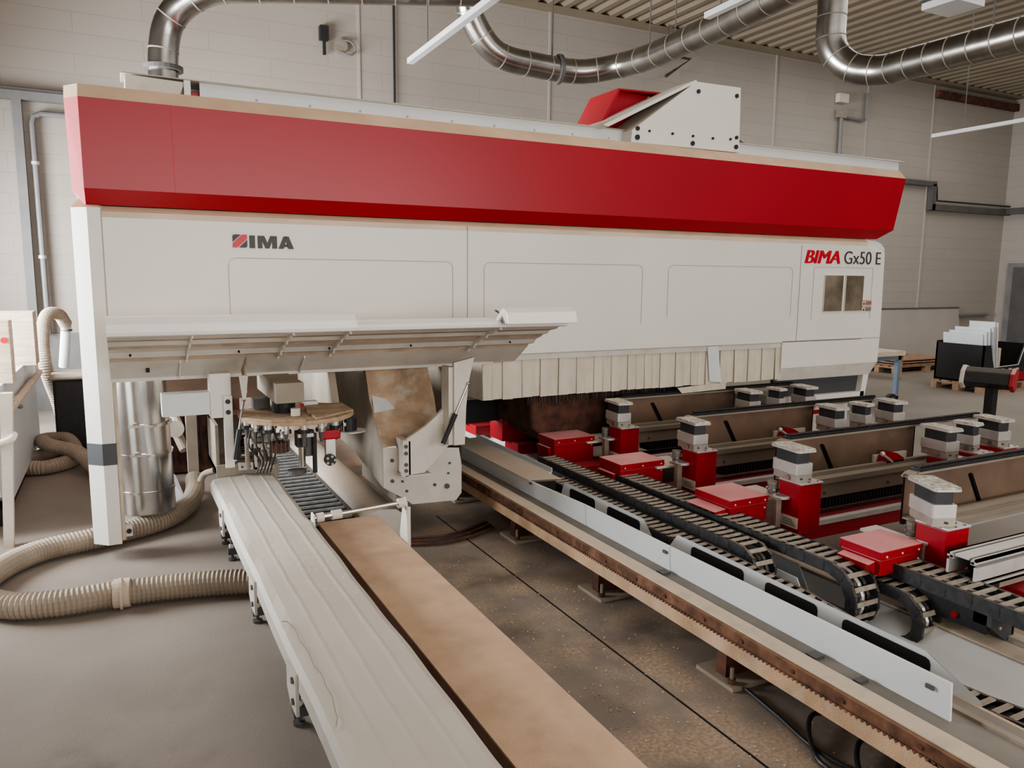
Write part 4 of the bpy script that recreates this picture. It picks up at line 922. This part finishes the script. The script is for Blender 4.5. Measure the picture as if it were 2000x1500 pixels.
for i, Y0 in enumerate(rowsY+[5.95, 6.85]):
    console(i, Y0)
    if i < 4:
        pod('suction_pod', 3.57, Y0-.02, 'suction pod on tall red column on the %s console beam' % ['nearest', 'second nearest', 'second farthest', 'farthest'][i], 'suction pods at the left ends of the consoles', rz=(-.42 if i == 0 else -.1))
        if i:
            for k, (x, sz, r_) in enumerate(((4.97, 1.0, -.1), (5.31, .72, .1), (5.66, 1.0, -.15))):
                pod('suction_pod', x, Y0-.01+.03*k*(i == 1), '%s suction pod of the three at the right end of the %s console beam' % (tripo[k], ['', 'second nearest', 'second farthest', 'farthest'][i]), 'suction pods at the right ends of the consoles', sz, r_, column=False)
# aluminium profile
t = thing('aluminium_profile', 'slotted aluminium profile bar with hollow square end at right edge', 'profile bar', (4.4, 2.1, .4))
def profile():
    s = MB(); y0, y1, z0, z1 = 1.985, 2.125, .40, .54; x0, x1 = 3.40, 5.6; w_ = .012
    g = .016
    # outer skins split by slots
    for z in (z0, z1-w_):
        for a, b in ((y0, y0+.022), (y0+.038, y1-.038), (y1-.022, y1)): s.box(x0, x1, a, b, z, z+w_, 'alu')
    for y in (y0, y1-w_):
        for a, b in ((z0, z0+.022), (z0+.038, z1-.038), (z1-.022, z1)): s.box(x0, x1, y, y+w_, a, b, 'alu')
    s.build('profile_skin', t)
    s = MB(); s.box(x0+.002, x1, y0+.010, y0+.030, z0+.010, z0+.030, 'alu'); s.box(x0+.002, x1, y1-.030, y1-.010, z0+.010, z0+.030, 'alu'); s.box(x0+.002, x1, y0+.010, y0+.030, z1-.030, z1-.010, 'alu'); s.box(x0+.002, x1, y1-.030, y1-.010, z1-.030, z1-.010, 'alu'); s.build('profile_corners', t)
    s = MB()
    for y in (y0+.02, y1-.02):
        for z in (z0+.02, z1-.02): s.cyl((x0-.001, y, z), (x0+.002, y, z), .007, 'dark', 10)
    s.build('screw_channels', t)
    s = MB(); s.box(x0+.15, x1, y0+.012, y1-.012, z0+.012, z1-.012, 'dark'); s.box(x0+.012, x1, y0+.013, y1-.013, z0+.012, z0+.016, 'dark'); s.box(x0+.02, x1, y0+.011, y1-.011, z1-.018, z1-.010, 'trunkg'); s.box(x0+.02, x1, y0+.010, y0+.018, z0+.011, z1-.011, 'trunkg'); s.build('hollow_core', t)
profile()
t = thing('red_profile_carrier', 'red carriage plate beneath the slotted aluminium profile', 'carriage', (3.9, 2.0, .2))
s = MB(); s.prism([(3.78, .24), (3.74, .27), (3.76, .33), (3.86, .37), (5.2, .37), (5.2, .24)], 'y', 1.86, 2.1, 'red'); s.build('red_plate', t, bevel=.006)
s = MB(); s.box(3.62, 5.2, 2.0, 2.11, .365, .40, 'aludusty'); s.box(3.56, 3.75, 1.95, 2.1, .19, .24, 'duststeel'); s.box(3.7, 5.2, 1.95, 2.1, .19, .25, 'duststeel'); s.build('carrier_bracket', t)

# ------------------------------------------------------------------ left side: drum, hoses, bench
t = thing('extraction_drum', 'large shiny galvanised extraction pipe hanging beside the white leg', 'duct', (.10, 5.78, .16))
s = MB(); s.cyl((.12, 5.78, .16), (.095, 5.78, 1.12), .178, 'drum', 40); s.build('pipe_body', t, smooth=True)
for z in (.30, .56, .76): 
    MB().cyl((.115, 5.78, z), (.115, 5.78, z+.018), .184, 'drum', 40).build('clamp_ring', t)
for z in (.57, .77):
    s = MB(); s.box(.02, .12, 5.585, 5.605, z, z+.015, 'steel'); s.cyl((.05, 5.59, z+.02), (.09, 5.59, z+.02), .008, 'steel', 8); s.build('clamp_latch', t)
MB().cyl((.095, 5.78, 1.12), (.095, 5.78, 1.26), .185, 'duststeel', 40).build('upper_collar', t)
MB().cyl((.12, 5.78, .15), (.12, 5.78, .165), .165, 'trunkg', 40).build('open_end', t)
s = MB(); s.add([(-.06, 5.68, .006), (.12, 5.76, .008), (.34, 6.06, .01), (.40, 6.4, .02), (.36, 6.9, .10), (.25, 7.1, .16), (.1, 6.6, .05), (-.08, 6.2, .01)], [(0, 1, 2, 7), (7, 2, 3, 6), (3, 4, 5, 6)], 'sheet')
tag(s.build('plastic_sheet'), 'white plastic sheet lying on the floor beneath the galvanised pipe', 'sheet')

def hose(name, pts, r, label, step=.012, amp=.06):
    P_ = resample(spline(pts, 20), step)
    s = MB().tube(P_, r, 'hose', 16, rf=lambda i: r*(1+amp*(1 if i % 2 else -1)))
    o = s.build(name); tag(o, label, 'hose'); return o
h = hose('suction_hose', [(.70, 4.28, .08), (.60, 4.33, .075), (.3, 4.42, .075), (-.06, 4.47, .075), (-.36, 4.47, .075), (-.60, 4.56, .075), (-.74, 4.80, .075), (-.71, 5.10, .075), (-.52, 5.38, .075), (-.15, 5.53, .075), (.2, 5.72, .075), (.38, 6.0, .08), (.46, 6.3, .10), (.48, 6.5, .16)], .067, 'long grey ribbed hose sweeping across the floor in a wide U')
s = MB(); s.cyl((-.10, 4.465, .078), (-.02, 4.455, .078), .078, 'ledge', 20); s.cyl((-.075, 4.45, .078), (-.06, 4.45, .078), .085, 'ledge', 20)
tag(s.build('hose_tape'), 'tan tape joint wrapped round the long floor hose', 'tape')
hose('suction_hose', [(-.50, 9.6, 1.22), (-.56, 9.5, 1.34), (-.66, 9.35, 1.33), (-.70, 9.2, 1.1), (-.68, 9.1, .8), (-.62, 9.2, .5), (-.57, 9.2, .25), (-.52, 9.0, .10), (-.62, 8.5, .07), (-.82, 8.1, .07), (-.80, 7.85, .07), (-.60, 7.8, .07), (-.42, 8.1, .075), (-.50, 8.5, .17), (-.70, 8.45, .19), (-.62, 8.1, .2), (-.40, 7.9, .16), (-.25, 7.55, .08), (-.1, 7.2, .07), (.1, 6.8, .07)], .062, 'grey hose rising from a floor coil against the wall at left')
t = MB(); t.cyl((-.50, 9.62, 1.22), (-.56, 9.75, .75), .05, 'bluewhite', 16); t.cyl((-.50, 9.62, 1.15), (-.50, 9.62, 1.17), .055, 'trunk', 16)
tag(t.build('pipe_stub'), 'pale pipe stub below the bent top of the wall hose', 'pipe')
t = thing('black_cabinet', 'black container with a pale grey lid behind the white leg', 'container', (-.3, 8.9, 0))
MB().box(-.60, .15, 8.6, 9.2, .02, .74, 'black').build('body', t, bevel=.02)
MB().box(-.63, .17, 8.56, 9.22, .74, .775, 'aludusty').build('lid', t, bevel=.015)
t = MB(); t.cyl((-.2, 9.3, .77), (-.2, 9.3, 1.0), .02, 'steel', 10); t.cyl((-.33, 9.3, .86), (-.1, 9.3, .86), .014, 'steel', 10); t.box(-.22, -.18, 9.27, 9.33, .90, .97, 'trunkg'); t.cyl((-.32, 9.3, .78), (-.32, 9.3, .86), .01, 'steel', 8)
tag(t.build('pipe_valve'), 'small metal tap fitting behind the pale lid of the black container', 'valve')
t = thing('partition_bench', 'white low partition with pale wooden post at the left edge', 'partition', (-1.0, 7.5, 0))
s = MB(); s.prism([(5.95, .30), (6.55, .12), (8.9, .10), (8.9, .96), (5.95, 1.0)], 'x', -1.5, -.76, 'bluewhite'); s.build('panel', t)
s = MB(); s.prism([(-.695, 1.02), (-.63, 1.02), (-.69, 0), (-.745, 0)], 'y', 5.77, 5.84, 'ivory'); s.build('wooden_post', t)
MB().box(-1.4, -.8, 6.3, 8.7, 0, .12, 'dark').build('plinth', t)
s = MB(); s.cyl((-.73, 6.0, .80), (-.70, 8.6, .83), .028, 'wood', 12); s.cyl((-.728, 6.75, .808), (-.723, 6.95, .81), .036, 'ledge', 12); s.sphere((-.70, 6.85, .77), .02, 'trunkg', 6); rr = s.build('hand_rail', t)
s = MB(); s.tube(spline([(-.95, 5.85, .70), (-.75, 5.76, .70), (-.66, 5.76, .72), (-.64, 5.8, .75)]), .025, 'ivory', 10); s.build('bent_handle', t)
for nm, lab, b in (('wooden_block', 'pale wooden block with a red spot, front one on the partition', (-1.0, -.70, 6.55, 6.75, .985, 1.44)), ('wooden_crate', 'larger pale wooden crate behind the block on the partition', (-.98, -.66, 7.9, 8.2, .97, 1.44))):
    s = MB(); s.box(*b, 'wood')
    o = s.build(nm, bevel=.004); tag(o, lab, 'wooden block'); blk = o if nm == 'wooden_block' else blk
s = MB(); s.cyl((-.735, 6.54, 1.30), (-.735, 6.549, 1.30), .022, 'txtred', 12); s.build('red_mark', blk)
# clutter behind the drum
t = thing('rusty_cabinet', 'dark rusty brown cabinet in shadow behind the galvanised pipe', 'cabinet', (.6, 7.4, 0))
MB().box(.30, .95, 7.3, 7.9, .02, .70, 'rust').build('body', t)
s = MB()
for k in range(9): s.box(.36+k*.06, .38+k*.06, 7.27, 7.3, .1, .68, 'dark')
s.build('ribs', t)
MB().box(.44, .52, 6.55, 6.63, 0, 1.3, 'duststeel').build('upright', t)
t = MB(); t.box(.36, .48, 8.54, 8.66, 0, .75, 'trunkg'); t.cyl((.42, 8.6, .75), (.42, 8.6, 1.05), .09, 'bluewhite', 20); t.cyl((.42, 8.45, .9), (.60, 8.45, .9), .05, 'trunkg', 16)
tag(t.build('vacuum_pump'), 'pale grey round pump body behind the rusty cabinet', 'pump')
t = MB(); t.cyl((.33, 6.9, .62), (.43, 6.7, .35), .04, 'hose', 14); t.cyl((.36, 6.95, .55), (.36, 6.6, .55), .07, 'whitedusty', 16)
tag(t.build('grey_pipe_elbow'), 'pale grey pipe elbow right behind the galvanised pipe', 'pipe')
t = MB(); t.tube(spline([(.44, 5.5, .38), (.47, 5.5, .43), (.53, 5.45, .46)]), .022, 'bluewhite', 12)
t.mats[0] = 'duststeel'; tag(t.build('short_duct_elbow'), 'short pale pipe elbow at the left of the open grey housing', 'pipe')
s = MB()
pts = [(2.62, 2.05, .02), (2.55, 1.9, .02), (2.60, 1.7, .02), (2.35, 1.55, .02), (2.25, 1.75, .02), (2.45, 1.95, .05), (2.6, 1.7, .03), (2.42, 1.45, .02), (2.30, 1.6, .03), (2.5, 1.75, .04), (2.55, 1.45, .02), (2.35, 1.2, .02), (2.4, .9, .02)]
s.tube(spline([(x-.02, y+.05, z) for x, y, z in pts], 12), .010, 'cable', 8)
tag(s.build('coiled_cable'), 'black coiled cable on the floor beneath the rack rail', 'cable')
s = MB(); s.tube(spline([(2.35, 2.3, .02), (2.32, 2.1, .02), (2.28, 1.8, .02), (2.4, 1.5, .02), (2.55, 1.3, .02), (2.5, 1.0, .02)], 12), .009, 'cable', 8)
tag(s.build('loose_cable'), 'single black cable running along the coiled one under the rack rail', 'cable')

# ------------------------------------------------------------------ far right: pallets, crates, console
def pallet(x0, y0, L, W, label, rz=0, name='wooden_pallet', cat='pallet', H_=.144):
    t = thing(name, label, cat, (x0+L/2, y0+W/2, 0), 'wooden pallets on the floor')
    s = MB()
    for k in range(3):
        y = y0+k*(W-.1)/2
        for j in range(3): MB().box(x0+j*(L-.14)/2, x0+j*(L-.14)/2+.14, y, y+.1, .022, .10, 'palletwood').build('block', t)
    for k in range(3): MB().box(x0, x0+L, y0+k*(W-.1)/2, y0+k*(W-.1)/2+.1, 0, .022, 'palletwood').build('bottom_board', t)
    for k in range(3): MB().box(x0+k*(L-.14)/2, x0+k*(L-.14)/2+.14, y0, y0+W, .10, .122, 'palletwood').build('cross_board', t)
    for k in range(5): MB().box(x0, x0+L, y0+k*(W-.13)/4, y0+k*(W-.13)/4+.13, .122, .144, 'palletwood').build('deck_board', t)
    return t
_before = set(COL.objects)
pallet(12.45, 7.50, 1.25, .85, 'wooden pallet carrying the black crate at far right')
t = thing('black_crate', 'open black crate with white panels standing in it', 'crate', (13, 7.9, .144))
x0, x1, y0, y1, z0, z1 = 12.5, 13.7, 7.54, 8.34, .145, .76
MB().box(x0, x0+.03, y0, y1, z0, z1, 'dark').build('left_wall', t)
MB().box(x0, x1, y1-.03, y1, z0, z1+.03, 'dark').build('back_wall', t)
MB().box(x1-.03, x1, y0, y1, z0, z1, 'dark').build('right_wall', t)
s = MB(); s.prism([(x0, z0), (x1, z0), (x1, z1), (x1-.1, z1), (x1-.25, .42), (x0+.3, .40), (x0+.18, z1), (x0, z1)], 'y', y0, y0+.02, 'black'); s.build('front_wall', t)
s = MB(); s.tube([(x1-.1, y0-.01, z1), (x1-.25, y0-.01, .42), (x0+.3, y0-.01, .40)], .008, 'alu', 6); s.build('front_edge', t)
s = MB()
for k in range(4): s.box(x0+.3+k*.2, x0+.38+k*.2, y0-.012, y0, .34, .37, 'alu')
s.build('front_clips', t)
MB().box(x0, x1, y0, y1, z0, z0+.03, 'dark').build('crate_bottom', t)
MB().box(x0+.15, x1-.05, y0-.02, y0+.3, .16, .30, 'red').build('red_lining', t)
pan = [(12.56, 7.60, 7.98, .95, .0), (12.60, 7.58, 8.12, .97, 0), (12.64, 7.62, 8.05, 1.02, 0), (12.68, 7.60, 8.2, 1.0, 0), (12.75, 7.57, 7.95, 1.10, 0), (12.80, 7.60, 7.85, 1.13, 0), (12.85, 7.58, 7.9, 1.12, 0)]
pl = ['frontmost low white panel leaning in the black crate', 'second white panel in the black crate, wider than the first', 'third white panel from the front in the black crate', 'fourth white panel in the black crate, reaching far left', 'tall narrow white panel in the middle of the black crate', 'tallest white panel in the black crate', 'rearmost white panel at the back of the stack in the crate']
pan = [(12.56, 7.62, 8.28, .93), (12.59, 7.58, 8.20, .97), (12.63, 7.56, 8.12, .98), (12.67, 7.58, 8.16, 1.03), (12.71, 7.55, 7.95, 1.05), (12.76, 7.56, 7.98, 1.13), (12.80, 7.54, 7.9, 1.12)]
for (x, ya, yb, zt), lb in zip(pan, pl):
    s = MB(); s.add([(x+.10, ya, .2), (x+.10, yb, .2), (x, yb, zt), (x, ya, zt), (x+.115, ya, .2), (x+.115, yb, .2), (x+.018, yb, zt), (x+.018, ya, zt)], [(0, 1, 2, 3), (7, 6, 5, 4), (0, 3, 7, 4), (1, 5, 6, 2), (2, 6, 7, 3), (0, 4, 5, 1)], 'panelw')
    tag(s.build('white_board'), lb, 'panel', 'white panels in the black crate')
tag(MB().box(13.0, 13.06, 7.6, 7.95, .2, .70, 'ledge').build('wood_strip'), 'narrow tan board standing beside the white panels in the crate', 'board')
for ob in [o for o in COL.objects if o not in _before and o.parent is None]:
    if ob.type == 'EMPTY': ob.location += Vector((-.30, -.20, 0))
    else: ob.data.transform(Matrix.Translation((-.30, -.20, 0)))
pallet(13.1, 9.5, 1.9, .85, 'low wooden pallet by the wall, left of the black crate')
t = MB()
for k in range(3): t.box(13.15, 14.8, 9.5+.02*k, 10.3, .15+k*.045, .17+k*.045, 'palletwood')
tag(t.build('stacked_boards'), 'flat wooden boards stacked on the pallet by the wall', 'boards')
t = MB(); t.box(15.1, 15.2, 9.2, 9.5, 0, .5, 'palletwood'); t.box(15.1, 15.9, 9.2, 9.3, .4, .5, 'palletwood')
t = MB(); t.box(12.42, 12.50, 8.95, 9.05, 0, .50, 'palletwood'); t.box(12.3, 12.55, 8.9, 9.8, .44, .48, 'palletwood'); tag(t.build('wooden_trestle'), 'narrow wooden stand just left of the black crate', 'stand')
t = thing('blue_trolley', 'blue grey steel trolley with boards on top beside the right pillar', 'trolley', (9.5, 7.2, 0))
s = MB(); s.box(9.82, 9.88, 7.10, 7.16, .09, .72, 'bluesteel'); s.box(9.0, 9.88, 7.10, 7.16, .09, .14, 'bluesteel'); s.box(9.82, 9.88, 7.10, 7.9, .66, .72, 'bluesteel'); s.box(9.0, 9.88, 7.1, 7.16, .66, .72, 'bluesteel'); s.box(9.0, 9.06, 7.1, 7.16, .09, .7, 'bluesteel'); s.build('frame', t)
s = MB(); s.cyl((9.62, 7.0, .10), (9.62, 7.05, .10), .10, 'black', 24); s.cyl((9.62, 6.99, .10), (9.62, 7.0, .10), .05, 'trunkg', 16); s.build('wheel', t)
s = MB(); s.cyl((9.1, 7.0, .10), (9.1, 7.05, .10), .10, 'black', 24); s.build('wheel', t)
tag(MB().box(8.9, 9.9, 7.05, 7.8, .725, .79, 'wood').build('wooden_board'), 'pale boards lying on the blue grey trolley', 'boards')
tag(MB().box(9.2, 9.7, 7.5, 8.0, .14, .64, 'panelw').build('white_box', bevel=.01), 'white box standing inside the blue grey trolley', 'box')
# operator console on pole
t = thing('control_pedestal', 'black tilted control box with red end caps on a pole', 'control panel', (8.45, 5.0, 0))
# box seen from the end: long axis along x
s = MB(); s.prism([(4.90, .80), (4.97, .845), (5.06, .83), (5.02, .64), (4.95, .62), (4.86, .68)], 'x', 8.22, 8.66, 'black'); s.build('control_box', t, bevel=.01)
for x in (8.185, 8.66):
    s = MB(); s.prism([(4.885, .805), (4.97, .86), (5.075, .84), (5.035, .625), (4.945, .60), (4.845, .67)], 'x', x, x+.045, 'redbox' if x > 8.5 else 'ivory'); s.build('end_cap', t, bevel=.008)
for ob in list(t.children):
    ob.data.transform(Matrix.Translation((0, 0, 0)) @ Matrix.Rotation(-1.25, 4, 'Z') @ Matrix.Translation((0, .03, 0)))
MB().box(8.43, 8.52, 4.93, 5.02, .02, .66, 'black').build('pole', t)
MB().box(8.3, 8.65, 4.85, 5.15, 0, .02, 'black').build('base', t)

# sawdust flakes on the floor under the rail
s = MB(); random.seed(11)
for k in range(900):
    x = random.choice([random.gauss(1.75, .12), random.gauss(2.12, .1), random.uniform(1.5, 2.5)]); y = random.uniform(1.3, 4.6); r = random.uniform(.003, .008); a = random.random()*6
    if x < 1.46 or x > 3: continue
    s.add([(x+r*math.cos(a), y+r*math.sin(a), .003), (x+r*math.cos(a+2), y+r*math.sin(a+2), .003+r*.5), (x+r*.7*math.cos(a+4), y+r*.7*math.sin(a+4), .004)], [(0, 1, 2)], 'ledge')
tag(s.build('wood_chips'), 'loose pale wood chips scattered on the concrete beside the rack rail', 'wood chips', kind='stuff')
s = MB()
for k in range(420):
    x = random.gauss(.70, .09); y = random.gauss(3.4, .28); r = random.uniform(.002, .006); a = random.random()*6
    if not .56 < x < .86: continue
    s.add([(x+r*math.cos(a), y+r*math.sin(a), .476), (x+r*math.cos(a+2), y+r*math.sin(a+2), .478+r*.5), (x+r*.7*math.cos(a+4), y+r*.7*math.sin(a+4), .477)], [(0, 1, 2)], 'ledge')
tag(s.build('dust_crumbs'), 'crumbs of sawdust scattered on the pale sheet metal cover', 'sawdust', kind='stuff')

# ------------------------------------------------------------------ light
def area(name, loc, rot, sx, sy, e, c=(1, 1, 1)):
    l = bpy.data.lights.new(name, 'AREA'); l.shape = 'RECTANGLE'; l.size = sx; l.size_y = sy; l.energy = e; l.color = c
    o = bpy.data.objects.new(name, l); COL.objects.link(o); o.location = loc; o.rotation_euler = rot; return o
lw = area('left_window_light', (-2.43, 7.9, 1.95), (0, -PI/2, 0), 2.0, 5.2, 680, (.94, .97, 1)); lw.data.spread = 2.4
area('far_fill_light', (13.5, 5.5, 5.95), (0, 0, 0), 8, 9, 300, (1, .98, .95))  # fill added overhead to lift the dim far right, stands for no fixture
area('rear_window_light', (2.6, -6.6, 2.7), (PI/2, 0, 0), 10, 2.8, 500, (1, .97, .93))
area('roof_light', (5.5, 1.5, 5.95), (0, 0, 0), 11, 6, 150, (1, .98, .95))
wd = bpy.data.worlds.new('w'); SC.world = wd; wd.use_nodes = True
wd.node_tree.nodes['Background'].inputs[0].default_value = (1, .97, .94, 1); wd.node_tree.nodes['Background'].inputs[1].default_value = .30
SC.view_settings.view_transform = 'AgX'
SC.view_settings.look = 'AgX - Medium High Contrast'
SC.view_settings.exposure = .32
SC.cycles.max_bounces = 6
